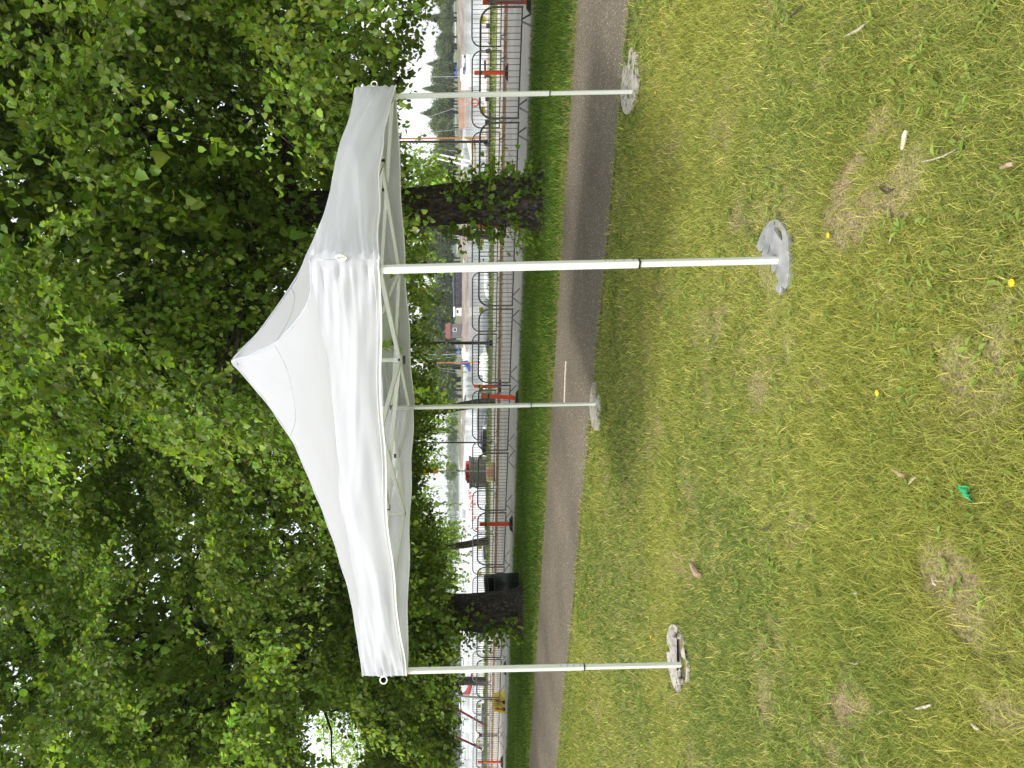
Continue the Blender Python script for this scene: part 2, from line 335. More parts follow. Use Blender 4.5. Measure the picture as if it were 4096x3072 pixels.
# ------------------------------------------------------------------ grass
def blades(name, X, Y, hgt, wid, tint, lean=.6):
    N = len(X); Z0 = zg(X, Y)+bumpz(X, Y)-.004; th = rng.random(N)*2*np.pi; ph = rng.random(N)*2*np.pi
    dx, dy = np.cos(th), np.sin(th); lx, ly = np.cos(ph), np.sin(ph); L = lean*(.3+rng.random(N)*1.1)*hgt
    P = lambda k, s, z: np.stack([X+lx*L*k+dx*wid*s, Y+ly*L*k+dy*wid*s, Z0+z*hgt], -1)
    V = np.stack([P(0, -.5, 0), P(0, .5, 0), P(.35, .4, .6), P(.35, -.4, .6), P(1, .06, .92), P(1, -.06, .92)], 1).reshape(-1, 3)
    b = np.arange(N)[:, None]*6; Q = np.concatenate([b+np.array([[0, 1, 2, 3]]), b+np.array([[3, 2, 4, 5]])])
    return quick_mesh(name, V, Q, BLADE, np.repeat(tint, 6, 0))
def tints(N, X, Y, green=0.0):
    k = fbm(X*.9+3, Y*.9, 3); r_ = rng.random((N, 1)); r2 = rng.random((N, 1))
    base = np.array([[1., 1.0, 1.0]]); dk = np.array([[.50, .68, .7]]); yel = np.array([[1.75, 1.45, 2.0]])
    m1 = np.clip((k[:, None]-.30)*2.4+.25*(r_-.5)-green, 0, 1)
    c = dk*(1-m1)+base*m1
    c = np.where(r2 < .22*(1-green), yel, c)*(.52+.98*r_)
    return c
def scatter(n, f0, f1, spread=.66, n0=None, n1=None):   # random points in the viewed wedge, between two distances
    y = np.sqrt(rng.random(n)*(f1*f1-f0*f0)+f0*f0); x = (rng.random(n)*2-1)*(spread*y+.35)
    return x, y
PLATES = [(.60, 3.62, .17), (2.45, 6.05, .20), (-.25, 7.68, .17), (-1.93, 5.22, .19)]
def lawn(n, y0, y1, h, wd, fade_in=None, fade_out=None, side=0):
    x, y = scatter(n, y0, y1)
    if side: y = 1.0+(y1-1.0)*rng.random(n); x = np.where(rng.random(n) < .5, -1, 1)*(.66*y+.35+side*rng.random(n))
    N_ = NX*x+NY*y
    keep = (N_ < 6.74+.07*vnoise(x*7, y*7)) & (rng.random(n) > soil(x, y)*.9) & (rng.random(n) < .55+.9*fbm(x*5, y*5, 2))
    if fade_in: keep &= rng.random(n) < (y-fade_in)/(.8 if fade_in < 3 else 2.0)
    if fade_out: keep &= rng.random(n) > (y-fade_out)/(.8 if fade_out < 3 else 2.0)
    x, y = x[keep], y[keep]; n_ = len(x)
    for (cx_, cy_, cr_) in PLATES: k_ = np.hypot(x-cx_, (y-cy_)*.85) > cr_; x, y = x[k_], y[k_]
    n_ = len(x); hh = h*(.5+rng.random(n_))*(.75+.6*fbm(x*1.6, y*1.6, 2)); return x, y, hh, np.full(n_, wd)*(.7+.6*rng.random(n_))
parts = [lawn(250000, 1.5, 3.5, .036, .0027, None, 2.7), lawn(300000, 2.7, 6.4, .036, .0036, 2.7, 4.4), lawn(330000, 4.4, 13, .038, .0056, 4.4, None), lawn(260000, 1.0, 11, .040, .0055, side=3.2)]
X = np.concatenate([p[0] for p in parts]); Y = np.concatenate([p[1] for p in parts]); h_ = np.concatenate([p[2] for p in parts]); w_ = np.concatenate([p[3] for p in parts])
tag(blades('lawn_grass', X, Y, h_, w_, tints(len(X), X, Y), 1.0), kind='stuff')
# verge between path and quay: longer, darker grass
nv = 240000; N_ = 9.0+rng.random(nv)**1.0*6.05; T_ = -7+rng.random(nv)*48; X, Y = nt_xy(N_, T_)
k = (np.abs(X) < .62*Y+2.5) & (N_ > 9.03-.08*vnoise(X*7, Y*7)) & (N_ < 15.05+.16*vnoise(X*3, Y*3))
k &= ~((np.hypot(X-2.95, Y-12.2) < .75)) & ~((np.hypot(X+5.05, Y-16.4) < .7)) & ~((np.abs(X+4.1) < .3) & (np.abs(Y-15.3) < .35))
X, Y, N_ = X[k], Y[k], N_[k]
hh = (.06+.07*rng.random(len(X)))*(.7+.5*fbm(X, Y, 2))*(1-.45*(N_ < 9.5))
tag(blades('verge_grass', X, Y, hh, .009*(.7+.6*rng.random(len(X))), tints(len(X), X, Y, .3)*np.array([[.50, .70, .42]]), .7), kind='stuff')
n_ = 9000; T_ = -8+rng.random(n_)*60; N_ = 27.3+rng.random(n_)*2.6; X, Y = nt_xy(N_, T_)
tag(blades('quay_grass', X, Y, .10+.12*rng.random(n_), np.full(n_, .03), tints(n_, X, Y)*np.array([[.5, .62, .45]]), .5), kind='stuff')
# broad leaved weeds (plantain, clover) growing through the lawn
def weeds(n, y0, y1, size, spread=.66, edge=False):
    if edge:
        t = -6+rng.random(n)*26; nn = 6.5-np.abs(rng.normal(0, .35, n)); x, y = nt_xy(nn, t)
    else: x, y = scatter(n, y0, y1, spread)
    k = (NX*x+NY*y < 6.75) & (vnoise(x*1.3+40, y*1.3) > (.1 if edge else .35)); x, y = x[k], y[k]
    X = []; 
    m = 5; xs = np.repeat(x, m); ys = np.repeat(y, m); N = len(xs)
    th = rng.random(N)*2*np.pi; s = size*(.5+rng.random(N)); zz = zg(xs, ys)+bumpz(xs, ys)+.008+.02*rng.random(N)
    dx, dy = np.cos(th), np.sin(th); up = .25+.5*rng.random(N)
    P = lambda a, b, c: np.stack([xs+dx*s*a-dy*s*b, ys+dy*s*a+dx*s*b, zz+s*c*up], -1)
    V = np.stack([P(.05, 0, 0), P(.4, .2, .32), P(.8, .17, .42), P(1.15, 0, .3), P(.8, -.17, .42), P(.4, -.2, .32)], 1).reshape(-1, 3)
    b = np.arange(N)[:, None]*6; Q = np.concatenate([b+np.array([[0, 1, 2, 3]]), b+np.array([[0, 3, 4, 5]])])
    c = np.array([[.74, .92, .95]])*(.7+.6*rng.random((N, 1)))
    return V, Q, np.repeat(c, 6, 0)
vs, qs, cs = [], [], []; off = 0
for a in (weeds(750, 1.7, 4, .028), weeds(1500, 4, 9, .034), weeds(1900, 5, 9, .036, edge=True)):
    vs.append(a[0]); qs.append(a[1]+off); cs.append(a[2]); off += len(a[0])
tag(quick_mesh('lawn_weeds', np.concatenate(vs), np.concatenate(qs), BLADE, np.concatenate(cs)), kind='stuff')

# ------------------------------------------------------------------ trees
def leaves(pos, dirs, size, tint, fold=.25):
    """pos Nx3 leaf base, dirs Nx3 the way the leaf points; a folded heart of two quads"""
    N = len(pos); d = dirs/np.linalg.norm(dirs, axis=1, keepdims=True)
    rnd = rng.normal(0, 1, (N, 3)); rnd[:, 2] += 1.3
    nrm = rnd-(rnd*d).sum(1, keepdims=True)*d; nrm /= np.linalg.norm(nrm, axis=1, keepdims=True)+1e-9
    sd = np.cross(d, nrm); s = size[:, None]
    cur = .15*s*(rng.random((N, 1))-.3)
    P = lambda a, b, c: pos+d*s*a+sd*s*b+nrm*s*c
    V = np.stack([P(0, 0, 0), P(.12, .42, fold*.5), P(.62, .38, fold*.45), P(1.05, 0, -.12), P(.62, -.38, fold*.45), P(.12, -.42, fold*.5)], 1).reshape(-1, 3)
    b = np.arange(N)[:, None]*6; Q = np.concatenate([b+np.array([[0, 1, 2, 3]]), b+np.array([[0, 3, 4, 5]])])
    return V, Q, np.repeat(tint, 6, 0)
def crown_mesh(tw_p, tw_d, tw_len, lpt, lsize, parent, name='crown', m=None, stems=True, bright=1.0, srad=.006):
    """tw_*: twigs (start, direction, length); lpt leaves on each; built as one crown of leaves plus one mesh of twigs"""
    n = len(tw_p); k = np.tile(np.linspace(.08, 1, lpt), (n, 1))+rng.normal(0, .03, (n, lpt)); droop = (.25+.35*rng.random((n, 1)))
    base = tw_p[:, None, :]+tw_d[:, None, :]*(k*tw_len[:, None])[..., None]
    base[..., 2] -= droop*k*k*tw_len[:, None]
    jit = rng.normal(0, .048, base.shape)*np.clip(tw_len[:, None, None]/.8, .3, 1.4); base = base+jit
    dirs = tw_d[:, None, :]*.5+rng.normal(0, .6, base.shape); dirs[..., 2] -= .55
    size = lsize*(.6+.6*rng.random((n, lpt)))
    tb = (.62+.75*rng.random((n, 1))**1.3)*bright*np.repeat(.6+.85*rng.random((n//14+1, 1)), 14, 0)[:n]  # random brightness per twig group imitates lit and shaded sprays
    tint = np.stack([tb*(.82+.3*rng.random((n, lpt)))*(1+.05*rng.normal(0, 1, (n, 1))), tb*(.88+.24*rng.random((n, lpt))), tb*(.7+.6*rng.random((n, lpt)))], -1)
    V, Q, C = leaves(base.reshape(-1, 3), dirs.reshape(-1, 3), size.ravel(), tint.reshape(-1, 3))
    o = quick_mesh(name, V, Q, m or LEAF, C, parent)
    if stems:
        q = np.linspace(0, 1, 4); pts = tw_p[:, None, :]+tw_d[:, None, :]*(q[None, :]*tw_len[:, None])[..., None]; pts[..., 2] -= droop*q*q*tw_len[:, None]
        tri = np.array([[1, 0, 0], [-.5, .5, .7], [-.5, -.5, -.7]]); V = (pts[:, :, None, :]+tri[None, None]*(srad*(1.15-q))[None, :, None, None]).reshape(-1, 3)
        b = (np.arange(n)*12)[:, None, None]; i = np.arange(3)[None, :, None]*3; j = np.arange(3)[None, None, :]; j2 = (j+1) % 3
        Q = np.stack([b+i+j, b+i+j2, b+i+3+j2, b+i+3+j], -1).reshape(-1, 4); quick_mesh('twigs', V, Q, BARK, None, parent)
    return o
def wander(p0, p1, k, amp, seed):
    r_ = random.Random(seed); p0, p1 = Vector(p0), Vector(p1); out = []
    for i in range(k+1):
        f = i/k; e = math.sin(math.pi*f); out.append(p0.lerp(p1, f)+Vector((r_.uniform(-1, 1), r_.uniform(-1, 1), r_.uniform(-.6, .6)))*amp*e)
    return out
def trunk_mesh(path, rads, parent, seed, knots=True, name='trunk', n=28):
    mb = MB(); P = []; Rr = []
    for i in range(len(path)-1):
        for q in range(6):
            f = q/6; P.append(Vector(path[i]).lerp(Vector(path[i+1]), f)); Rr.append(rads[i]*(1-f)+rads[i+1]*f)
    P.append(Vector(path[-1])); Rr.append(rads[-1]); vs = []
    r_ = random.Random(seed); ph = [r_.uniform(0, 6.28) for _ in range(6)]
    for i, p in enumerate(P):
        for k in range(n):
            t = 2*math.pi*k/n
            lump = 1+.05*math.sin(3*t+ph[0]+p.z*.9)+.04*math.sin(5*t+ph[1]-p.z*1.7)+.035*math.sin(9*t+ph[2]+p.z*3)
            if knots: lump += .16*math.exp(-max(p.z, 0)*3.2)*(1+math.sin(5*t+ph[3]))+.10*math.exp(-((p.z-1.0)/.35)**2)*max(0, math.sin(2*t+ph[4]))
            vs.append(p+Vector((math.cos(t), math.sin(t), 0))*Rr[i]*lump)
    m = len(P); fs = [(i*n+k, i*n+(k+1) % n, (i+1)*n+(k+1) % n, (i+1)*n+k) for i in range(m-1) for k in range(n)]
    fs.append(tuple((m-1)*n+k for k in range(n))); mb.add(vs, fs)
    return mb.build(name, BARK, parent, smooth=True)
def in_open(p):
    """stretches of air where no foliage hangs: the clear views of the harbour and of the sky beside and between the crowns"""
    X, Y, Zz = p[:, 0], p[:, 1], p[:, 2]; a = X/Y*F; b = (H-Zz)/Y*F; u = a+ROLL*b; x = 455+b-ROLL*a; y = 384-u
    bottom = np.interp(y, [-200, 0, 40, 75, 120, 150, 185, 230, 300, 380, 440, 480, 520, 590, 650, 700, 768, 900], [452, 440, 430, 414, 402, 408, 416, 430, 440, 446, 430, 424, 438, 452, 458, 455, 452, 455])
    o = x > bottom+6*(vnoise(X*2, Zz*2)-.5)
    o |= ((x-338)/30)**2+((y-746)/40)**2 < .55+.7*vnoise(X*1.7, Zz*1.7)
    return o
def linden(name, label, x, y, rad, zlo, zhi, ntw, seed, trunkr=.38, lean=(0, 0), crown_off=(0, 0), shoots=0, limbs=12, skirt=0, lpt=25, lsize=.076, inner=900, cut=True, window=False, yaw_open=None):
    z0 = Z(x, y)-.05; t = thing(name, label, 'tree', (x, y, z0), 0, 'trees with full summer crowns')
    top = Vector((lean[0], lean[1], zhi*.62)); p = wander((0, 0, 0), top, 6, .16, seed)
    p[1].x *= .5; p[1].y *= .5
    trunk_mesh(p, [trunkr*1.2, trunkr*.98, trunkr*.9, trunkr*.72, trunkr*.55, trunkr*.36, trunkr*.16], t, seed)
    cx, cy = crown_off; cz = (zlo+zhi)/2; rv = (zhi-zlo)/2; r_ = random.Random(seed); lb = MB(); tips = []
    for i in range(limbs):
        f = .30+.6*i/limbs; j = f*6; a0 = p[int(j)].lerp(p[min(6, int(j)+1)], j-int(j)); az = i*2.4+r_.uniform(-.4, .4)
        el = r_.uniform(-.15, .65); L = rad*r_.uniform(.6, .9)*(1.05-.5*abs(f-.5))
        e = a0+Vector((math.cos(az)*math.cos(el), math.sin(az)*math.cos(el), math.sin(el)))*L
        if cut and bool(in_open(np.array([list(e+t.location)]))[0]): continue
        q = wander(a0, e, 6, .35, seed*31+i); rr = trunkr*(.42-.18*f); lb.tube(q, [rr*(1-.85*k/6) for k in range(7)], 8)
        for s_ in range(5):
            k = 1+s_; az2 = az+r_.uniform(-1.2, 1.2); L2 = L*r_.uniform(.3, .55); c0 = q[k]
            e2 = c0+Vector((math.cos(az2), math.sin(az2), r_.uniform(-.5, .5)))*L2
            if cut and bool(in_open(np.array([list(e2+t.location)]))[0]): continue
            q2 = wander(c0, e2, 4, .15, seed*77+i*9+s_)
            lb.tube(q2, [rr*.34*(1-.8*m_/4) for m_ in range(5)], 5)
    lb.build('limbs', BARK, t, smooth=True)
    # clumps: twigs gather round sprays at all depths of the crown, most of them towards its outside
    ncl = ntw//14; u_ = rng.normal(0, 1, (ncl*2, 3)); u_ /= np.linalg.norm(u_, axis=1, keepdims=True)
    rr = (.35+.65*rng.random((ncl*2, 1))**.55)*(.86+.28*rng.random((ncl*2, 1)))
    c = u_*rr*np.array([[rad, rad, rv]]); sk = np.where(u_[:, 2] < 0, 1/np.sqrt(1-.86*u_[:, 2]**2), 1.)[:, None]; c[:, :2] *= sk; c[:, 2] = np.where(c[:, 2] < 0, c[:, 2]*.97, c[:, 2]); c += np.array([[cx, cy, cz]])
    c = c[:ncl]
    if skirt: a_ = rng.random(skirt)*2*np.pi; r0 = rad*(.30+.45*rng.random(skirt))*np.where(np.sin(a_) < -.2, .62, 1.15); c = np.concatenate([np.stack([cx+np.cos(a_)*r0, cy+np.sin(a_)*r0, zlo-.1+2.4*rng.random(skirt)], -1), c]); u_ = np.concatenate([np.stack([np.cos(a_), np.sin(a_), -.5+0*a_], -1), u_]); ncl = len(c)
    if window:                        # a thinner patch of crown where the upper trunk and its first limbs show through
        vx, vy = -x/math.hypot(x, y), -y/math.hypot(x, y); fr = c[:, 0]*vx+c[:, 1]*vy; pr = c[:, 0]*vy-c[:, 1]*vx
        k = ~((fr > .2) & (np.abs(pr) < .75) & (c[:, 2] > 3.0) & (c[:, 2] < 7.6) & (rng.random(len(c)) < .82)); c = c[k]; u_ = u_[:len(k)][k]; ncl = len(c)
    n = ncl*14; cc = np.repeat(c, 14, 0); out = np.repeat(u_[:ncl], 14, 0)
    ps = cc+rng.normal(0, 1, (n, 3))*np.array([[.25, .25, .12]])-out*.2; dr = out*.7+rng.normal(0, .45, (n, 3)); dr[:, 2] = dr[:, 2]*.5-.1
    dr /= np.linalg.norm(dr, axis=1, keepdims=True); ln = .45+.5*rng.random(n)
    if cut:
        tip = ps+dr*ln[:, None]; tip[:, 2] -= .35*ln; k = ~(in_open(tip+np.array([[x, y, z0]])) | in_open(ps+np.array([[x, y, z0]]))); ps, dr, ln = ps[k], dr[k], ln[k]
    crown_mesh(ps, dr, ln, lpt, lsize, t)
    if inner:                         # big leaves added deep in the crown to close sky gaps
        u_ = rng.normal(0, 1, (inner, 3)); u_ /= np.linalg.norm(u_, axis=1, keepdims=True)
        ps = u_*(rng.random((inner, 1))**.5)*.72*np.array([[rad, rad, rv]])+np.array([[cx, cy, cz]]); dr = rng.normal(0, 1, (inner, 3)); dr /= np.linalg.norm(dr, axis=1, keepdims=True)
        if cut: k = ~(in_open(ps+np.array([[x, y, z0-.5]])) | in_open(ps+np.array([[x, y, z0+.6]]))); ps, dr = ps[k], dr[k]
        crown_mesh(ps, dr, np.full(len(ps), .9), 16, .15, t, 'inner_foliage', stems=False)
    if shoots:
        n = shoots; az = rng.random(n)*2*np.pi if x > 0 else R(120)+rng.random(n)*R(165); zz = .1+rng.random(n)**1.2*1.5; rr = trunkr*(1.05+.2*np.exp(-zz*3)); fr = rng.random(n)
        ps = np.stack([np.cos(az)*rr, np.sin(az)*rr, zz], -1); dr = np.stack([np.cos(az), np.sin(az), .3+.5*fr], -1)+rng.normal(0, .3, (n, 3)); dr /= np.linalg.norm(dr, axis=1, keepdims=True)
        crown_mesh(ps, dr, .15+.4*rng.random(n), 8, .085, t, 'base_shoots', bright=1.25)
    return t
linden('linden_tree', 'old linden with lichened trunk and leafy shoots round its foot, behind the white canopy', 2.95, 12.2, 5.3, 2.0, 13.5, 10500, 3, .345, (.3, .1), (-.2, -.4), 150, limbs=15, inner=1100, skirt=60, window=True)
linden('linden_tree', 'dark trunked old linden standing directly beside the green litter bin', -5.05, 16.4, 6.2, 1.75, 15.5, 10500, 5, .39, (-.5, .3), (-.2, -.8), 90, limbs=14, inner=1100, skirt=330)
linden('linden_tree', 'linden with its trunk out of sight, leaves filling the corner over the harbour', 9.9, 8.9, 6.3, 2.1, 13.5, 7000, 8, .38, (.2, 0), (-1.2, .6), 0, limbs=10, inner=700)
linden('linden_tree', 'linden at the far end of the verge, its low leaves over the yellow barrier block', -13.4, 21.0, 6.4, 2.2, 16, 5600, 11, .38, (0, 0), (.5, -.6), 40, limbs=10, inner=900, skirt=160)
def young(x, y, lean, label, rad, zlo, zhi, ntw, seed, tr=.14):
    z0 = Z(x, y); t = thing('young_tree', label, 'tree', (x, y, z0), 0, 'young trees along the quay')
    top = Vector((lean[0], lean[1], zhi*.7)); p = wander((0, 0, -.1), top, 5, .1, seed); trunk_mesh(p, [tr*1.15, tr, tr*.9, tr*.7, tr*.5, tr*.2], t, seed, False, n=14)
    lb = MB(); r_ = random.Random(seed); cx, cy = lean[0]*.6, lean[1]*.6
    for i in range(9):
        a0 = p[2+i % 3]; az = i*2.4; e = a0+Vector((math.cos(az)*rad*.75, math.sin(az)*rad*.75, r_.uniform(-.1, 1.8))); lb.tube(wander(a0, e, 4, .2, i), [.06, .045, .035, .02, .01], 6)
    lb.build('limbs', BARK, t, smooth=True)
    n = ntw; u_ = rng.normal(0, 1, (n, 3)); u_ /= np.linalg.norm(u_, axis=1, keepdims=True); cen = rng.normal(0, 1, (70, 3)); cen /= np.linalg.norm(cen, axis=1, keepdims=True)
    i = rng.integers(0, 70, n); rr = (.45+.6*rng.random(70)**.6)[i][:, None]
    ps = cen[i]*rr*np.array([[rad, rad, (zhi-zlo)/2]])+np.array([[cx, cy, (zlo+zhi)/2]])+rng.normal(0, .42, (n, 3)); dr = cen[i]*.7+u_*.6; dr[:, 2] -= .2; dr /= np.linalg.norm(dr, axis=1, keepdims=True)
    k = ps[:, 2] > zlo-.1; ps, dr = ps[k], dr[k]
    crown_mesh(ps, dr, np.full(len(ps), .7), 14, .12, t, bright=1.35, srad=.008)
young(5.55, 28.0, (.9, 0), 'slim leaning young tree on the quay, half hidden by the big lichened trunk', 3.3, 2.0, 9.5, 1500, 21)
young(-.67, 29.0, (-1.3, .3), 'young tree on the quay with its dark leaning trunk behind the far canopy leg', 3.9, 2.5, 10.5, 1700, 22, .17)
young(-7.6, 36.0, (-.9, 0), 'young bright green tree on the quay left of the road sign pole', 3.4, 1.9, 9, 1700, 23, .17)
young(-16.9, 42.0, (0, 0), 'young tree on the quay at the left, dark trunk beside the furled maroon sail', 4.0, 2.4, 10, 1500, 24, .22)
young(-23.5, 41.0, (0, 0), 'small rounded young tree at the far left end of the quay', 3.4, 2.0, 8.0, 1500, 25, .15)

# ------------------------------------------------------------------ the pop-up canopy tent
cN, cR_, cL, cF = Vector((.578, 3.535)), Vector((2.333, 5.939)), Vector((-1.963, 5.139)), Vector((-.212, 7.62))
cen = (cN+cR_+cL+cF)/4
EAVE = {0: 2.237, 1: 2.339, 2: 2.31, 3: 2.213}; HEM = {0: 1.911, 1: 2.015, 2: 1.99, 3: 1.912}; corners = [cN, cR_, cF, cL]
tent = thing('canopy_tent', 'white pop-up canopy tent standing on the lawn', 'canopy tent', (cen.x, cen.y, 0))
O = Vector((cen.x, cen.y, 0))
hs_ = [0, .03, .08, .128, .2, .285, .39, .50, .60, .70, .80, .9, 1]; hz_ = [.972, .905, .80, .71, .60, .475, .375, .275, .19, .12, .065, .028, 0]
def hprof(s): return float(np.interp(s, hs_, hz_))
def eave_pt(k, t, out=0.056):
    a, b = corners[k], corners[(k+1) % 4]; p = a.lerp(b, t); c = p-cen; c = c*(1+out/c.length); p = cen+c
    sag = {0: .014, 3: .03, 1: .02, 2: .02}[k]*abs(math.sin(2*math.pi*t))**1.6
    return Vector((p.x, p.y, EAVE[k]*(1-t)+EAVE[(k+1) % 4]*t-sag))
def roof_pt(k, s, t):
    s = max(s, .0); e = eave_pt(k, t); zc = 2.275; base = zc*(1-s)+e.z*s
    conc = .05*math.sin(math.pi*min(1, s))*math.sin(math.pi*t)
    wr = .0035*math.sin(t*60+s*9)*math.exp(-s*5)*(s > .05)
    q = Vector((cen.x+(e.x-cen.x)*s, cen.y+(e.y-cen.y)*s, base+hprof(s)-conc+wr))
    d = .006*(float(fbm(q.x*4, q.y*4+k*9, 2))-.5); q.z += d*2
    return q-O
names = {0: 'front right', 1: 'back right', 2: 'back left', 3: 'front left'}
roof = MB()
for k in range(4): roof.grid(lambda u, v, k=k: roof_pt(k, .004+.996*u, v), 56, 40)
ro = roof.build('roof', FAB, tent, smooth=True)
def val_pt(k, t, v, off=0):
    a, b = corners[k], corners[(k+1) % 4]; e = eave_pt(k, t); d = (b-a).normalized(); nrm = Vector((d.y, -d.x))
    if nrm.dot(a.lerp(b, .5)-cen) < 0: nrm = -nrm
    L = (b-a).length; d0 = t*L; d1 = (1-t)*L
    hem = HEM[k]*(1-t)+HEM[(k+1) % 4]*t+.045*math.sin(math.pi*t)*(1 if k in (0, 3) else .2)+.006*math.sin(t*23+k)
    z = e.z*(1-v)+hem*v; zz = v*.32
    g = lambda dd, s_: math.exp(-dd/.27)*.0115*(math.sin(zz*74+s_+dd*4*s_+2*math.sin(zz*21+s_))+.7*math.sin(zz*143+2*s_+dd*9)+.4*math.sin(zz*231+s_*5))*min(1, dd/.04)+.017*math.exp(-dd/.25)*min(1, dd/.02)
    long_ = (.009 if k == 0 else .014)*math.exp(-((v-.30-.5*abs(math.sin(math.pi*t*2))*.6)/.14)**2)*math.sin(math.pi*t)**.5
    f2 = .022*math.exp(-((v-(.25+.9*max(0, 1-d1/1.4)*.55))/.07)**2)*math.exp(-((d1-.75)/.55)**2)
    f3 = .016*math.exp(-((v-(.5+.3*max(0, 1-d0/1.2)))/.08)**2)*math.exp(-((d0-.6)/.5)**2)
    bulge = .022*math.sin(math.pi*v*.9)*math.sin(math.pi*t)**.6
    wave = .010*v*math.sin(t*19+k*2)+.005*math.sin(zz*52+3*math.sin(t*5+k))*math.sin(math.pi*t)**.5+.010*(float(fbm(t*7+k*5, v*3.2+k, 3))-.5)
    o = off+bulge+long_+f2+f3+wave+g(d0, 1.3+k)+g(d1, 2.1+k)
    return Vector((e.x+nrm.x*o, e.y+nrm.y*o, z))-O
for k in (0, 1, 2, 3):
    mb = MB(); mb.grid(lambda u, v, k=k: val_pt(k, u, v), 130, 34); v_ = mb.build('valance', FAB, tent, smooth=True)
    hb = MB(); hb.tube([val_pt(k, i/90, 1.0, .001) for i in range(91)], .0045, 5); hb.tube([val_pt(k, i/90, .93, .0035) for i in range(91)], .0012, 4); hb.build('hem', WEB, v_)
mb = MB()                              # the seam ring below the apex and the bound ridges
pts = []
for k in range(4):
    for i in range(20): p = roof_pt(k, .255+.03*math.sin(math.pi*i/20), i/20); pts.append(p+Vector((0, 0, .0015)))
mb.tube(pts, .0018, 4, closed=True); mb.build('seam', SEAM, tent)
mb = MB()
for k in range(4): mb.tube([roof_pt(k, .01+.99*i/60, 0)+Vector((.004*math.sin(i*.9), .004*math.cos(i*1.3), .002)) for i in range(61)], .0055, 6)
mb.build('ridge_binding', FAB, tent, smooth=True)
for k in range(4):                     # corner pull rings
    c = val_pt(k, 0, .47); o_ = (corners[k]-cen).normalized(); rb = MB(); ctr = c+Vector((o_.x, o_.y, 0))*.03
    rb.tube([ctr+Vector((o_.x*.024*math.cos(a), o_.y*.024*math.cos(a), .024*math.sin(a))) for a in [i*2*math.pi/16 for i in range(16)]], .005, 6, closed=True)
    rb.box(c+Vector((o_.x, o_.y, 0))*.004, (.012, .02, .04), math.atan2(o_.y, o_.x)); rb.build('pull_ring', WEB, tent, smooth=True)
ang = math.atan2((cR_-cN).y, (cR_-cN).x)
foot_px = {0: (782.4, 260.2), 1: (635, 91.7), 3: (682.8, 664.7), 2: (597, 403.7)}; top_px = {0: (380.5, 269.4), 1: (395.8, 96.3), 3: (406.4, 670.8), 2: (412, 407.4)}
FT = {}
for k in range(4):
    Yk = corners[k].y; a = W(*foot_px[k], Yk); b = W(*top_px[k], Yk); dr = (b-a).normalized(); inn = (cen-corners[k]).normalized()*.02; a = a+Vector((inn.x, inn.y, 0))*0; FT[k] = a
    b2 = b+dr*.21; j = a.lerp(b, .357)
    Rm = lambda wv: dict()
    up = MB(); low = MB()
    def sq(mbx, p0, p1, wv):
        z = (p1-p0).normalized(); x = Vector((math.cos(ang), math.sin(ang), 0)); y = z.cross(x).normalized(); x = y.cross(z); mbx.box((p0+p1)/2-O, (wv, wv, (p1-p0).length), mat=Matrix((x, y, z)).transposed())
    sq(up, j, b2, .036); lo = a.copy(); sq(low, lo+dr*.012, j+dr*.05, .0295)
    leg = up.build('leg', PAINT, tent, bevel=.006)
    low.build('leg_extension', PAINT, leg, bevel=.004)
    cl = MB(); sq(cl, j-dr*.004, j+dr*.004, .040); cl.build('leg_collar', BLACK, leg)
    for q in (.03, .075, .12, .165):
        bt = MB(); c = j+dr*q-O; nn = Vector((-math.sin(ang), math.cos(ang), 0)); nn = -nn if nn.y > 0 else nn; bt.tube([c+nn*.0175, c+nn*.0215], .004, 8); bt.build('button', STEEL, leg)
    sl_ = MB(); sq(sl_, b+dr*.0, b+dr*.06, .046); sl_.build('slider_bracket', PAINT, tent, bevel=.004); sl_ = MB(); sq(sl_, b+dr*.17, b+dr*.21, .042); sl_.build('top_bracket', PAINT, tent, bevel=.004)
    sb = MB(); sq(sb, b+dr*.21, b+dr*.222, .038); sb.build('top_cap', BLACK, leg)
    corners_top = b
TOPS = {k: W(*top_px[k], corners[k].y) for k in range(4)}
def bar(mbx, p, q, wv=.016, hv=.031): mbx.bar(Vector(p)-O, Vector(q)-O, wv, hv)
mids_hi, mids_lo = {}, {}
for k in range(4):
    A = TOPS[k]; B = TOPS[(k+1) % 4]; hiA = A+Vector((0, 0, .21)); hiB = B+Vector((0, 0, .21)); lo = (A+B)/2+Vector((0, 0, .05)); hi = (hiA+hiB)/2+Vector((0, 0, .005)); mids_hi[k], mids_lo[k] = hi, lo
    for (a1, h1) in ((A, hiA), (B, hiB)):
        d = ((B-A).normalized() if a1 is A else (A-B).normalized()); nrm = Vector((d.y, -d.x, 0))*.009
        m1 = MB(); bar(m1, a1+Vector((0, 0, .03))+nrm+d*.03, hi+nrm); m1.build('truss_bar', PAINT, tent, bevel=.003)
        m2 = MB(); bar(m2, h1-Vector((0, 0, .01))-nrm+d*.03, lo-nrm); m2.build('truss_bar', PAINT, tent, bevel=.003)
    for q_, s_ in ((lo, .026), (hi, .03)): jb = MB(); jb.box(q_-O, (s_, s_, .034), ang); jb.build('joint', BLACK, tent, bevel=.003)
    for cpt in ((A+B)/2*.5+A*.5, (A+B)/2*.5+B*.5): jb = MB(); jb.box(cpt+Vector((0, 0, .15))-O, (.02, .04, .02), ang if k % 2 == 0 else ang+math.pi/2); jb.build('joint', BLACK, tent, bevel=.003)
    vb = MB(); vb.bar(lo-O, hi-O+Vector((0, 0, .02)), .022, .022); vb.build('strut', PAINT, tent)
hub_lo = Vector((cen.x, cen.y, 1.975)); hub_hi = Vector((cen.x, cen.y, 2.25))
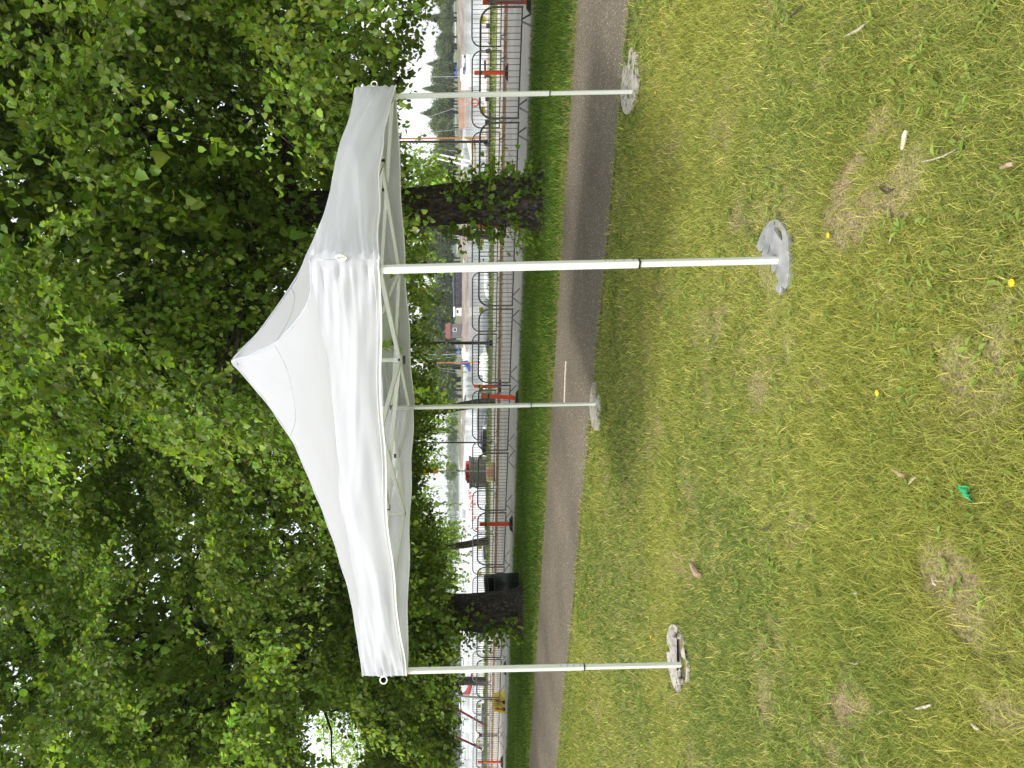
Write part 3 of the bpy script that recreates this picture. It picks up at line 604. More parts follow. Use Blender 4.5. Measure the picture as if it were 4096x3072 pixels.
for k in range(4):
    d = (mids_lo[k]-hub_lo); d.z = 0; d.normalize(); nrm = Vector((d.y, -d.x, 0))*.008
    m1 = MB(); bar(m1, hub_lo+nrm, mids_hi[k]+nrm); m1.build('truss_bar', PAINT, tent, bevel=.003)
    m2 = MB(); bar(m2, hub_hi-nrm, mids_lo[k]-nrm); m2.build('truss_bar', PAINT, tent, bevel=.003)
cp = MB(); cp.tube([hub_lo-O+Vector((0, 0, -.03)), Vector((0, 0, 3.13))], .0155, 12); cp.build('centre_pole', PAINT, tent, smooth='auto')
for q_ in (hub_lo, hub_hi): hb = MB(); hb.box(q_-O, (.05, .05, .045), ang); hb.build('hub', PAINT, tent, bevel=.004)
hb = MB(); hb.box(hub_lo-O-Vector((0, 0, .035)), (.046, .046, .018), ang); hb.tube([hub_lo-O+Vector((.0, -.03, .0)), hub_lo-O+Vector((0, -.034, 0))], .009, 10); hb.build('hub_cap', BLACK, tent)
mb = MB(); mb.lathe([(.03, 3.12), (.05, 3.15), (.045, 3.18), (.02, 3.2)], (0, 0, 0), 16); mb.build('apex_cap', BLACK, tent)

# ------------------------------------------------------------------ cast weight plates on the feet (outlines with cut-outs, 3 cm thick)
def plate(outline, holes, k, label, m, thick=.022, tilt=(0, 0)):
    cu = bpy.data.curves.new('weight_plate', 'CURVE'); cu.dimensions = '2D'; cu.fill_mode = 'BOTH'; cu.extrude = thick/2; cu.bevel_depth = .0025
    c = FT[k]
    def loop(pts, smooth=False):
        sp = cu.splines.new('POLY'); sp.points.add(len(pts)-1); sp.use_cyclic_u = True
        for i, p in enumerate(pts): sp.points[i].co = (p[0], p[1], 0, 1)
    loop(outline); [loop(h) for h in holes]
    tmp = bpy.data.objects.new('tmp', cu); col.objects.link(tmp); bpy.context.view_layer.update()
    me = bpy.data.meshes.new_from_object(tmp.evaluated_get(bpy.context.evaluated_depsgraph_get())); bpy.data.objects.remove(tmp)
    me.materials.clear(); me.materials.append(m); o = bpy.data.objects.new('weight_plate', me); col.objects.link(o)
    o.location = (c.x, c.y, Z(c.x, c.y)+bumpz(c.x, c.y)+.010+thick/2); o.rotation_euler = (tilt[0], tilt[1], 0)
    tag(o, label, 'weight plate', 'cast weight plates under the canopy legs'); return o
def g2(pxs, k, sx=1.0):              # survey points (source photo pixels / 4) on the ground, relative to foot k
    out = []
    for (x, y) in pxs:
        p = G(x, y); out.append((p.x-FT[k].x, p.y-FT[k].y))
    return out
def cz(x, y): return ((2900+x/3.6875)/4, (800+y/3.6875)/4)
out0 = [cz(*p) for p in ((780, 285), (700, 320), (640, 390), (580, 480), (540, 580), (500, 680), (540, 750), (575, 740), (590, 690), (600, 660), (618, 690), (605, 750), (585, 800), (600, 850), (680, 880), (740, 930), (752, 1040), (780, 1045), (810, 985), (860, 960), (840, 1040), (820, 1110), (850, 1150), (865, 1200), (858, 1245), (820, 1270), (820, 1320), (880, 1385), (893, 1320), (890, 1270), (905, 1250), (960, 1300), (985, 1260), (1005, 1130), (1015, 980), (1015, 830), (1000, 690), (985, 560), (950, 440), (890, 350), (835, 300))]
hol0 = [[cz(*p) for p in ((770, 375), (752, 440), (905, 612), (920, 560), (890, 460), (840, 395))], [cz(*p) for p in ((700, 640), (660, 800), (690, 810), (722, 690))]]
plate(g2(out0, 0), [g2(h, 0) for h in hol0], 0, 'clean grey cast weight plate with cut-outs under the nearest canopy leg', GALV)
def disc(k, r_, sc_, rot, notch, label, m, tilt=(0, 0), off=(0, 0)):
    pts = []
    for i in range(56):
        a = 2*math.pi*i/56; q = r_*(1+.015*math.sin(3*a))
        for (na, nw, nd) in notch:
            dd = abs((a-na+math.pi) % (2*math.pi)-math.pi)
            if dd < nw: q *= 1-nd
        pts.append((q*math.cos(a)*sc_[0], q*math.sin(a)*sc_[1]))
    c_, s_ = math.cos(rot), math.sin(rot)
    tr = lambda P: [(p[0]*c_-p[1]*s_+off[0], p[0]*s_+p[1]*c_+off[1]) for p in P]
    arc = lambda a0, a1, r0, r1: [(r1*math.cos(a0+(a1-a0)*i/7)*sc_[0], r1*math.sin(a0+(a1-a0)*i/7)*sc_[1]) for i in range(8)]+[(r0*math.cos(a1+(a0-a1)*i/7)*sc_[0], r0*math.sin(a1+(a0-a1)*i/7)*sc_[1]) for i in range(8)]
    plate(tr(pts), [tr(arc(.5, 1.05, r_*.62, r_*.8)), tr(arc(3.5, 4.2, r_*.6, r_*.8))], k, label, m, tilt=tilt)
disc(1, .25, (1, 1), R(55), [(3.9, .34, .55), (5.6, .22, .35)], 'brown stained weight plate under the canopy leg by the path edge at the right', GALV2, (R(2), 0), (.12, .10))
disc(2, .25, (1, .95), R(200), [(2.2, .4, .6), (.9, .2, .35)], 'pale weathered weight plate under the farthest canopy leg', GALV2, (R(1.5), 0), (-.03, .05))
disc(3, .23, (1.0, .95), R(150), [(1.2, .45, .6), (2.6, .2, .4), (5.2, .15, .4)], 'rust flecked white weight plate under the left canopy leg', GALV2, (R(1), 0), (.02, .08))

# ------------------------------------------------------------------ crowd barriers
def make_barrier(label, group):
    t = thing('crowd_barrier', label, 'barrier', (0, 0, 0), 0, group); L = 2.02; h1 = .97; h0 = .19; r_ = .25
    f = MB(); pts = [(-L/2, 0, h0-.02), (-L/2, 0, h1-r_)]
    for i in range(1, 7): a = math.pi-i*math.pi/12; pts.append((-L/2+r_+r_*math.cos(a), 0, h1-r_+r_*math.sin(a)))
    for i in range(0, 7): a = math.pi/2-i*math.pi/12; pts.append((L/2-r_+r_*math.cos(a), 0, h1-r_+r_*math.sin(a)))
    pts += [(L/2, 0, h0-.02)]; f.tube(pts, .020, 8); f.tube([(-L/2, 0, h0), (L/2, 0, h0)], .016, 8); f.build('frame', FENCE, t, smooth='auto')
    b = MB()
    for i in range(1, 18):
        x = -L/2+L*i/18; z1 = h1
        e = min(x+L/2, L/2-x)
        if e < r_: z1 = h1-r_+math.sqrt(max(0, r_*r_-(r_-e)**2))
        b.tube([(x, 0, h0), (x, 0, z1)], .007, 5)
    b.build('bars', FENCE, t)
    for sx in (-1, 1):
        m = MB(); x = sx*.78
        m.bar((x-.02, 0, h0), (x-.07, -.27, .01), .035, .012); m.bar((x+.02, 0, h0), (x+.07, .27, .01), .035, .012); m.build('foot', FENCEF, t)
    m = MB(); m.tube([(L/2+.005, 0, .74), (L/2+.05, 0, .72), (L/2+.05, 0, .64)], .006, 6); m.build('hook', FENCE, t); m = MB(); m.tube([(L/2+.005, 0, .35), (L/2+.05, 0, .33), (L/2+.05, 0, .25)], .006, 6); m.build('hook', FENCE, t)
    return t
A0 = Vector((7.07, 13.9)); B0 = Vector((-14.3, 27.4)); dF = (B0-A0).normalized()
ordn = ['first', 'second', 'third', 'fourth', 'fifth', 'sixth', 'seventh', 'eighth', 'ninth', 'tenth', 'eleventh', 'twelfth', 'thirteenth', 'fourteenth', 'fifteenth', 'sixteenth']
front_lab = {0: 'cut off by the harbour side picture edge', 1: 'in front of the big lichened trunk, on its harbour view side', 2: 'hidden mostly behind the leafy shoots of the lichened trunk', 3: 'crossed by the nearest canopy leg', 4: 'with an orange post at its end', 5: 'in front of the grey slatted crate', 6: 'with an orange post standing at its end'}
proto = None; s = -.02-2.11
for i in range(13):
    c = A0+dF*(s+1.03); s += 2.105
    lab = 'galvanised crowd barrier in the row nearer the lawn, %s from the harbour view side' % ordn[i]
    if proto is None: proto = make_barrier(lab, 'front row of crowd barriers along the grass'); o = proto
    else: o = copy_tree(proto); relabel(o, lab)
    o.location = (c.x, c.y, Z(c.x, c.y)); o.rotation_euler = (0, 0, math.atan2(dF.y, dF.x)+math.pi+random.uniform(-.02, .02))
A1, B1 = Vector((9.9, 19.7)), Vector((-18.6, 35.6)); dB = (B1-A1).normalized(); s = -1.2
for i in range(16):
    c = A1+dB*(s+1.03); s += 2.13; o = copy_tree(proto)
    relabel(o, 'galvanised crowd barrier in the row beyond the road, %s from the harbour view side' % ordn[i], 'barrier', 'back row of crowd barriers beside the timber kerb')
    o.location = (c.x, c.y, Z(c.x, c.y)+.003); o.rotation_euler = (0, 0, math.atan2(dB.y, dB.x)+math.pi+random.uniform(-.03, .03))

# ------------------------------------------------------------------ orange delineator posts
def make_post(lab):
    t = thing('delineator_post', lab, 'marker post', (0, 0, 0), 0, 'orange marker posts by the barriers')
    def blade(z0, z1, g=0): m = MB(); m.prism([(-.055-g, -.012-g), (-.04, -.022-g), (.04, -.022-g), (.055+g, -.012-g), (.055+g, .012+g), (.04, .022+g), (-.04, .022+g), (-.055-g, .012+g)], z0, z1); return m
    blade(.07, .92).build('post', ORANGE, t, bevel=.004)
    blade(.68, .805, .0015).build('reflective_band', OLIVE, t); blade(.72, .765, .003).build('dark_band', MAROON, t)
    m = MB(); m.add([(-.23, -.12, 0), (.23, -.12, 0), (.23, .12, 0), (-.23, .12, 0), (-.13, -.09, .085), (.13, -.09, .085), (.13, .09, .085), (-.13, .09, .085)], [(0, 3, 2, 1), (4, 5, 6, 7), (0, 1, 5, 4), (1, 2, 6, 5), (2, 3, 7, 6), (3, 0, 4, 7)])
    m.build('base', RUBBER, t, bevel=.008); return t
plist = [(531, 1, 13.5, 'orange marker post on black foot at the harbour side end of the nearer barriers'), (508, 72.5, 0, 'orange marker post beside the timber kerb below the far moored sailboat'),
         (506, 226.5, 0, 'orange marker post mostly hidden behind the leafy linden foot'), (501, 386, 0, 'orange marker post across the road, next to the far canopy leg'),
         (519, 398, 0, 'tilted orange marker post on the near road side by the farthest canopy leg'), (512.5, 524, 0, 'orange marker post at a barrier end opposite the litter bin'),
         (506, 668, 0, 'orange marker post covered by the left canopy leg'), (503, 762, 0, 'orange marker post at the far left end of the nearer barriers')]
pp = None
for i, (x, y, Yf, lab) in enumerate(plist):
    g_ = G(x, y)
    if pp is None: pp = make_post(lab); o = pp
    else: o = copy_tree(pp); relabel(o, lab)
    o.location = g_; o.rotation_euler = (0, R(4) if i == 4 else 0, math.atan2(dF.y, dF.x)+math.pi+(.5 if i in (4, 5) else .15))
# ------------------------------------------------------------------ yellow barrier block
c = G(504.8, 702); t = thing('barrier_block', 'yellow plastic barrier block with two red stripes at the grass edge', 'barrier block', c, math.atan2(-dF.y, -dF.x)+.35)
m = MB(); wt, wb, dt_, db, h = .48, .64, .26, .40, .40
m.add([(-wb/2, -db/2, 0), (wb/2, -db/2, 0), (wb/2, db/2, 0), (-wb/2, db/2, 0), (-wb/2, -db/2, .06), (wb/2, -db/2, .06), (wb/2, db/2, .06), (-wb/2, db/2, .06), (-wt/2, -dt_/2, h), (wt/2, -dt_/2, h), (wt/2, dt_/2, h), (-wt/2, dt_/2, h)],
      [(0, 3, 2, 1), (0, 1, 5, 4), (1, 2, 6, 5), (2, 3, 7, 6), (3, 0, 4, 7), (4, 5, 9, 8), (5, 6, 10, 9), (6, 7, 11, 10), (7, 4, 8, 11), (8, 9, 10, 11)])
m.build('body', YEL, t, bevel=.012)
fr = lambda x, z, o=.004: (x, -db/2+(z-.06)/(h-.06)*(db-dt_)/2-o, z)
for x0 in (-.17, .12):
    m = MB(); m.add([fr(x0-.005, .085), fr(x0+.065, .085), fr(x0+.055, .33), fr(x0+.005, .33)], [(0, 1, 2, 3)]); o = m.build('stripe', RED, t); o.modifiers.new('s', 'SOLIDIFY').thickness = .002
for x0 in (-.14, .14): m = MB(); m.box((x0, -db/2+.02, .045), (.12, .06, .09)); m.build('fork_pocket', VOID, t)
def text(s, size, m, parent, loc, rot, name='lettering'):
    cu = bpy.data.curves.new(name, 'FONT'); cu.body = s; cu.size = size; cu.extrude = .0015; cu.align_x = 'CENTER'; cu.align_y = 'CENTER'
    tmp = bpy.data.objects.new('tmp', cu); col.objects.link(tmp); bpy.context.view_layer.update(); me = bpy.data.meshes.new_from_object(tmp.evaluated_get(bpy.context.evaluated_depsgraph_get())); bpy.data.objects.remove(tmp)
    me.materials.clear(); me.materials.append(m); o = bpy.data.objects.new(name, me); col.objects.link(o); o.parent = parent; o.location = loc; o.rotation_euler = rot; return o
text('BUTEUT', .105, TXT, t, fr(0, .25, .008), (R(90)-math.atan(.07/.34), 0, 0))
# ------------------------------------------------------------------ litter bin
c = G(521.5, 582.5); t = thing('litter_bin', 'dark green cylindrical litter bin with a wide slot, on a concrete slab under the linden', 'litter bin', c+Vector((0, 0, .05)), R(12)); t.rotation_euler = (0, R(-3.5), R(0))
m = MB(); rb, hb_ = .235, .80; n = 40; ring = []
def cyl_pt(r_, a, z): return (r_*math.cos(a), r_*math.sin(a), z)
a0, a1 = R(-75-44), R(-75+44); zs = [0, .605, .76, hb_]
for zi in range(3):
    for i in range(n):
        b0, b1 = -math.pi+2*math.pi*i/n, -math.pi+2*math.pi*(i+1)/n; mid = (b0+b1)/2
        if zi == 1 and a0 < mid < a1: continue
        q = [cyl_pt(rb, b0, zs[zi]), cyl_pt(rb, b1, zs[zi]), cyl_pt(rb, b1, zs[zi+1]), cyl_pt(rb, b0, zs[zi+1])]; m.add(q, [(0, 1, 2, 3)])
o = m.build('shell', BIN, t, smooth=True); sd = o.modifiers.new('s', 'SOLIDIFY'); sd.thickness = .006; sd.offset = -1
m = MB(); m.lathe([(.245, .795), (.247, .81), (.235, .832), (.15, .85), (.0, .856)], n=40); m.build('lid', BIN, t, smooth='auto')
m = MB(); m.lathe([(.21, .02), (.21, .55), (.2, .56)], n=24); m.build('liner', VOID, t)
m = MB(); m.tube([cyl_pt(.238, a0+(a1-a0)*i/10, .607) for i in range(11)]+[cyl_pt(.238, a1+(a0-a1)*i/10, .758) for i in range(11)], .006, 6, closed=True); m.build('slot_rim', POSTG, t)
m = MB(); m.box((.225, .05, .45), (.05, .05, .16)); m.build('lock_box', BLACK, t, bevel=.004)
m = MB(); m.box((0, 0, 0), (.62, .56, .09)); o = m.build('concrete_slab', SLAB, None, bevel=.01); o.location = c+Vector((0, 0, .005)); o.rotation_euler = (0, 0, R(12)); tag(o, 'square concrete slab set in the verge under the litter bin', 'slab')

# ------------------------------------------------------------------ poles, lamps, signs
def pole(x0, x1, y, Y, rad, m, label, lamp=False, dy=0, group='slim posts along the quay'):
    foot = W(x1, y, Y); foot.z = Z(foot.x, foot.y); top = W(x0, y+dy, Y); t = thing('lamp_post' if lamp else 'post', label, 'lamp post' if lamp else 'post', foot, 0, group)
    mb = MB(); v = top-foot; mb.tube([(0, 0, 0), v*.35, v], [rad, rad*.9, rad*.65], 12); mb.lathe([(rad*1.7, 0), (rad*1.7, .18), (rad*1.05, .22)], n=12); mb.build('pole', m, t, smooth='auto')
    if lamp:
        h = MB(); h.lathe([(.03, -.05), (.16, .02), (.2, .12), (.1, .22), (.02, .26)], v, 16); h.build('lamp_head', m, t, smooth='auto')
    return t
pole(330, 490, 141.8, 32.5, .055, POSTB, 'thin black post beside the orange mast', True)
pole(300, 491, 343, 30, .068, POSTB, 'thick black lamp post rising through the leaves behind the nearest canopy leg', True)
pole(330, 488, 442.6, 32, .035, POSTB, 'thin black post against the pale sky left of the far canopy leg', True)
pole(436, 490, 699, 34, .06, POSTG, 'grey tapered lamp post behind the yellow barrier block', True, dy=-5)
pole(444, 488, 683, 40, .05, POSTB, 'short black post beside the furled maroon sail', False)
t = pole(408, 489.5, 471, 31, .032, POSTG, 'grey road sign pole carrying orange yellow boards', False)
t.name = 'sign_post'; fz = t.location
def board(cx, cy, wv, hv, lines):
    c = W(cx, cy, 30.93)-fz; m = MB(); m.box(c, (wv, .02, hv)); o = m.build('sign_board', SIGNY, t, bevel=.01)
    bd = MB(); e = .012
    for (dx, dz, a, b) in ((0, hv/2-e, wv-.03, .014), (0, -hv/2+e, wv-.03, .014), (wv/2-e, 0, .014, hv-.03), (-wv/2+e, 0, .014, hv-.03)): bd.box(c+Vector((dx, -.012, dz)), (a, .006, b))
    bd.build('border', TXT, o)
    if lines:
        g = MB(); r_ = random.Random(4)
        for i in range(lines): g.box(c+Vector((r_.uniform(-.03, .03), -.012, hv/2-.07-i*.055)), (wv*r_.uniform(.45, .75), .005, .012))
        g.build('print', TXT, o)
    else:
        g = MB(); g.box(c+Vector((.05, -.012, .02)), (.03, .005, .15)); g.add([c+Vector(p) for p in ((.05, -.014, -.12), (.11, -.014, -.04), (-.01, -.014, -.04))], [(0, 1, 2)]); g.build('arrow', TXT, o)
board(424.8, 470.5, .40, .36, 5); board(433.8, 470.3, .27, .36, 0); board(415.2, 470, .36, .33, 4)
# ------------------------------------------------------------------ grey slatted crate with red seats, and barrier blocks in front
CR = mat('grey crate board', (.14, .145, .14), (.2, .2, .19), rough=.8, scale=6)
c = G(488.5, 472); t = thing('slatted_crate', 'big grey slatted crate on the quay edge', 'crate', c, R(-14)); m = MB(); L_, D_, H_ = 1.25, .9, .86
for i in range(8): m.box((0, -D_/2, .06+i*.107), (L_, .03, .085)); m.box((0, D_/2, .06+i*.107), (L_, .03, .085)); m.box((-L_/2, 0, .06+i*.107), (.03, D_-.04, .085)); m.box((L_/2, 0, .06+i*.107), (.03, D_-.04, .085))
m.build('slats', CR, t); m = MB()
for sx in (-1, 0, 1): m.box((sx*(L_/2-.06), -D_/2-.028, H_/2), (.08, .02, H_))
m.build('battens', CR, t); m = MB(); m.box((0, 0, H_+.05), (L_+.1, D_+.1, .10)); m.build('rim', CR, t)
reds = [(-.42, .21, .17, RED, 'dented red'), (-.25, .16, .14, MAROON, 'dark red'), (-.05, .2, .20, RED, 'bright red'), (.14, .14, .17, MAROON, 'dull maroon'), (.30, .13, .18, RED, 'narrow red'), (.44, .1, .12, MAROON, 'small dark red')]
for i, (x_, w_, h_, m_, lb) in enumerate(reds):
    mm = MB(); mm.prism([(-w_/2, -.2), (w_/2, -.22), (w_/2*.9, .2), (-w_/2*.8, .18)], 0, h_); mm.tube([(-w_*.3, -.2, h_*.8), (-w_*.1, -.24, h_*.5), (w_*.25, -.2, h_*.3)], .012, 5)
    o = mm.build('life_vest', m_, None, bevel=.02); q = Matrix.Rotation(R(-14), 3, 'Z') @ Vector((-x_, 0, 0)); o.location = c+q+Vector((0, 0, H_+.1)); o.rotation_euler = (0, R(random.uniform(-4, 4)), R(-14)); tag(o, lb+' life vest bundle in the row on top of the grey crate', 'life vest', 'red bundles on the grey crate')
ylow = mat('faded yellow plastic', (.62, .48, .17), (.5, .4, .15), rough=.6); plow = mat('faded pink plastic', (.55, .25, .22), rough=.6)
for (px, m_, lb) in ((466.5, ylow, 'faded yellow traffic block at the harbour side end of three on the road edge'), (471.5, plow, 'faded pink traffic block between two yellow ones'), (477, ylow, 'pale yellow traffic block on the litter bin side of the pink one')):
    q = G(495.5, px); t = thing('traffic_block', lb, 'traffic block', q, math.atan2(-dF.y, -dF.x), 'traffic blocks on the road edge'); m = MB(); m.prism([(-.13, -.16), (.13, -.16), (.13, .16), (-.13, .16)], .08, .36); m.build('body', m_, t, bevel=.04)
    m = MB(); m.box((0, 0, .04), (.2, .28, .08)); m.build('foot', RUBBER, t)
# berth number plates
bp_ = [(474.5, 20), (488, 110.5), (485.5, 242), (486, 310), (485, 382), (484.4, 457), (482.5, 548), (482, 573), (480, 668), (480, 695)]
bp_ = [(486.5, 20), (487.5, 110.5), (486.5, 242), (486.2, 310), (485.6, 390), (484.4, 457), (482.5, 547), (481.5, 573), (480.5, 706), (480, 741)]
blabs = ['nearest the picture edge on the harbour side', 'below the life ring', 'behind the nearest canopy leg', 'behind the barriers near the thick black lamp post', 'beside the far canopy leg', 'beside the grey crate', 'near the orange post opposite the litter bin', 'just on the harbour side of the litter bin', 'over the yellow barrier block', 'in front of the cream covered boat']
for (x, y), lb in zip(bp_, blabs):
    a, b = ab(x, y); X0 = 0; Yq = 31.0
    for _ in range(30): Yq = (29.85-NX*(a*Yq/F))/NY
    p = Vector((a*Yq/F, Yq, 0)); p.z = Z(p.x, p.y)+.05; t = thing('berth_sign', 'yellow berth plate '+lb, 'berth sign', p, R(-20), 'berth plates along the quay edge')
    m = MB(); m.tube([(0, 0, 0), (0, 0, .42)], .012, 6); m.build('stake', POSTG, t); m = MB(); m.box((0, -.016, .34), (.25, .008, .19)); m.build('plate', BERTH, t); m = MB(); m.box((0, -.0215, .34), (.21, .003, .022)); m.build('print', TXT, t)
# life ring on a stand
c = W(486, 103, 35.5); c.z = -1.0; t = thing('life_ring_stand', 'life ring hanging on a thin stand at the moorings', 'life ring', c); m = MB(); m.tube([(0, 0, 0), (0, 0, 1.75)], .02, 8); m.build('stand', POSTG, t)
m = MB(); m.tube([(.17*math.cos(i*math.pi/12), -.05, 1.5+.17*math.sin(i*math.pi/12)) for i in range(24)], .042, 8, closed=True); m.build('ring', mat('faded orange ring', (.62, .13, .06), rough=.5), t, smooth=True)

# ------------------------------------------------------------------ boats
def hull_mb(L, B, D, bow=.38, flare=.16, n=14, lift=.22):
    m = MB(); rows = []
    for i in range(n+1):
        f = i/n; wv = B/2*(1-max(0, (f-(1-bow))/bow)**2.2); wv = max(wv, .012); sh = D*(1+lift*f**2.5); kz = -D*.45*(1-f**4*.9)
        rows.append([(-wv, sh), (-wv*(1-flare), 0), (-wv*.45, kz), (0, kz*1.15), (wv*.45, kz), (wv*(1-flare), 0), (wv, sh)])
    vs = [(x, -L/2+L*i/n, z) for i, r_ in enumerate(rows) for (x, z) in r_]; k = 7
    fs = [(i*k+j, i*k+j+1, (i+1)*k+j+1, (i+1)*k+j) for i in range(n) for j in range(k-1)]; fs.append(tuple(range(k))); fs.append(tuple(n*k+j for j in range(k)))
    fs += [(i*k, (i+1)*k, (i+1)*k+k-1, i*k+k-1) for i in range(n)]
    return m.add([(x, y, z-(.06 if False else 0)) for x, y, z in vs], fs)
def rail(L, B, D, z=.28):
    m = MB(); m.tube([(-B/2*.95, L*.05, D+z*.7), (-B/2*.8, L*.25, D*1.1+z), (-B*.2, L*.45, D*1.2+z), (0, L*.5, D*1.2+z), (B*.2, L*.45, D*1.2+z), (B/2*.8, L*.25, D*1.1+z), (B/2*.95, L*.05, D+z*.7)], .014, 6)
    for sx in (-1, 1):
        for f, w_ in ((.06, .94), (.25, .8), (.42, .5)): m.tube([(sx*B/2*w_, L*f, D), (sx*B/2*w_*.96, L*f, D+z)], .01, 5)
    return m
def motor_boat(label, hullm, coverm, L=5.6, B=2.1, D=.75, kind='open', trim=None):
    t = thing('motor_boat', label, 'motor boat', (0, 0, 0), 0, 'boats moored along the quay'); hull_mb(L, B, D).build('hull', hullm, t, smooth='auto')
    m = MB()
    for sx in (-1, 1): m.tube([(sx*B/2*1.0, -L/2, D*.98), (sx*B/2*1.01, 0, D*1.0), (sx*B/2*.9, L*.25, D*1.06)], .03, 6)
    m.build('rub_rail', trim or DARKHULL, t)
    if trim: m = MB(); [m.bar((sx*B/2*.985, -L/2, D*.62), (sx*B/2*.985, L*.1, D*.62), .035, .16) for sx in (-1, 1)]; m.box((0, -L/2-.005, D*.62), (B*.9, .02, .16)); m.build('stripe', trim, t)
    if kind == 'cabin':
        m = MB(); hc = .62; m.add([(-B*.38, -L*.15, D), (B*.38, -L*.15, D), (B*.32, L*.27, D), (-B*.32, L*.27, D), (-B*.33, -L*.13, D+hc), (B*.33, -L*.13, D+hc), (B*.25, L*.1, D+hc*.95), (-B*.25, L*.1, D+hc*.95)], [(0, 3, 2, 1), (4, 5, 6, 7), (0, 1, 5, 4), (1, 2, 6, 5), (2, 3, 7, 6), (3, 0, 4, 7)])
        m.build('cabin', hullm, t, bevel=.04); m = MB(); m.box((0, -L*.147, D+hc*.55), (B*.5, .02, .28))
        for sx in (-1, 1): m.bar((sx*B*.356, -L*.08, D+hc*.6), (sx*B*.31, L*.12, D+hc*.6), .02, .2)
        m.build('window', GLASS, t)
    elif kind == 'canvas':
        m = MB(); m.grid(lambda u, v: (B*.46*math.cos(math.pi*v)*(1-.25*u), -L*.48+L*.62*u, D+(.62-.38*abs(u-.45)**1.4)*math.sin(math.pi*v)**.55), 8, 12); o = m.build('canvas_cover', coverm, t, smooth=True); o.modifiers.new('s', 'SOLIDIFY').thickness = .01
    else:
        m = MB(); m.add([(-B*.36, L*.02, D), (B*.36, L*.02, D), (B*.30, -.0*L, D+.42), (-B*.30, 0, D+.42), (-B*.37, -L*.1, D), (B*.37, -L*.1, D), (B*.33, -L*.1, D+.38), (-B*.33, -L*.1, D+.38)], [(0, 1, 2, 3), (0, 3, 7, 4), (1, 5, 6, 2)]); o = m.build('windscreen', GLASS, t); o.modifiers.new('s', 'SOLIDIFY').thickness = .02
        m = MB(); m.box((B*.18, -L*.2, D*.95), (.42, .4, .5)); m.box((-B*.18, -L*.2, D*.95), (.42, .4, .5)); m.build('seat', coverm, t, bevel=.05)
    m = MB(); m.box((0, -L/2-.12, D*1.05), (.28, .34, .42)); m.box((0, -L/2-.12, D*.3), (.12, .16, 1.1)); m.build('outboard_motor', DARKHULL, t, bevel=.05)
    rail(L, B, D).build('bow_rail', ALU, t, smooth='auto'); return t
def sail_boat(label, hullm, mastm, coverm, L=7.5, B=2.4, D=.8, mast=9.5, group='boats moored along the quay', jib=True):
    t = thing('sail_boat', label, 'sailing boat', (0, 0, 0), 0, group); hull_mb(L, B, D, bow=.5).build('hull', hullm, t, smooth='auto')
    m = MB(); m.add([(-B*.3, -L*.12, D), (B*.3, -L*.12, D), (B*.2, L*.24, D), (-B*.2, L*.24, D), (-B*.25, -L*.11, D+.38), (B*.25, -L*.11, D+.38), (B*.16, L*.18, D+.3), (-B*.16, L*.18, D+.3)], [(0, 3, 2, 1), (4, 5, 6, 7), (0, 1, 5, 4), (1, 2, 6, 5), (2, 3, 7, 6), (3, 0, 4, 7)]); m.build('cabin', WHITEHULL, t, bevel=.04)
    m = MB(); m.tube([(0, L*.08, D*.5), (0, L*.08, D+mast)], [.05, .035], 8); m.bar((-.35, L*.08, D+mast*.55), (.35, L*.08, D+mast*.55), .03, .03); m.build('mast', mastm, t)
    m = MB(); m.tube([(0, L*.07, D+1.05), (0, -L*.36, D+.95)], .045, 8); m.build('boom', mastm, t)
    m = MB(); m.tube([(0, L*.08, D+1.7), (0, L*.05, D+1.3), (0, -L*.1, D+1.12), (0, -L*.34, D+1.02)], [.07, .2, .17, .08], 10); m.build('sail_cover', coverm, t, smooth=True)
    m = MB(); 
    for (px, py) in ((0, L*.48), (0, -L*.48), (-B*.45, L*.05), (B*.45, L*.05)): m.tube([(px, py, D*1.1), (0, L*.08, D+mast*.97)], .009, 4)
    m.build('rigging', ALU, t); return t
WZ = -1.35
def moor(o, y, nq, rz=0, s=1): # at survey column y, distance nq across the quay
    a, b = ab(485, y); Yq = 36.
    for _ in range(40): Yq = (nq-NX*(a*Yq/F))/NY
    o.location = (a*Yq/F, Yq, WZ+.02); o.rotation_euler = (0, 0, R(-29.5)+rz); o.scale = (s, s, s)
HB = R(180)
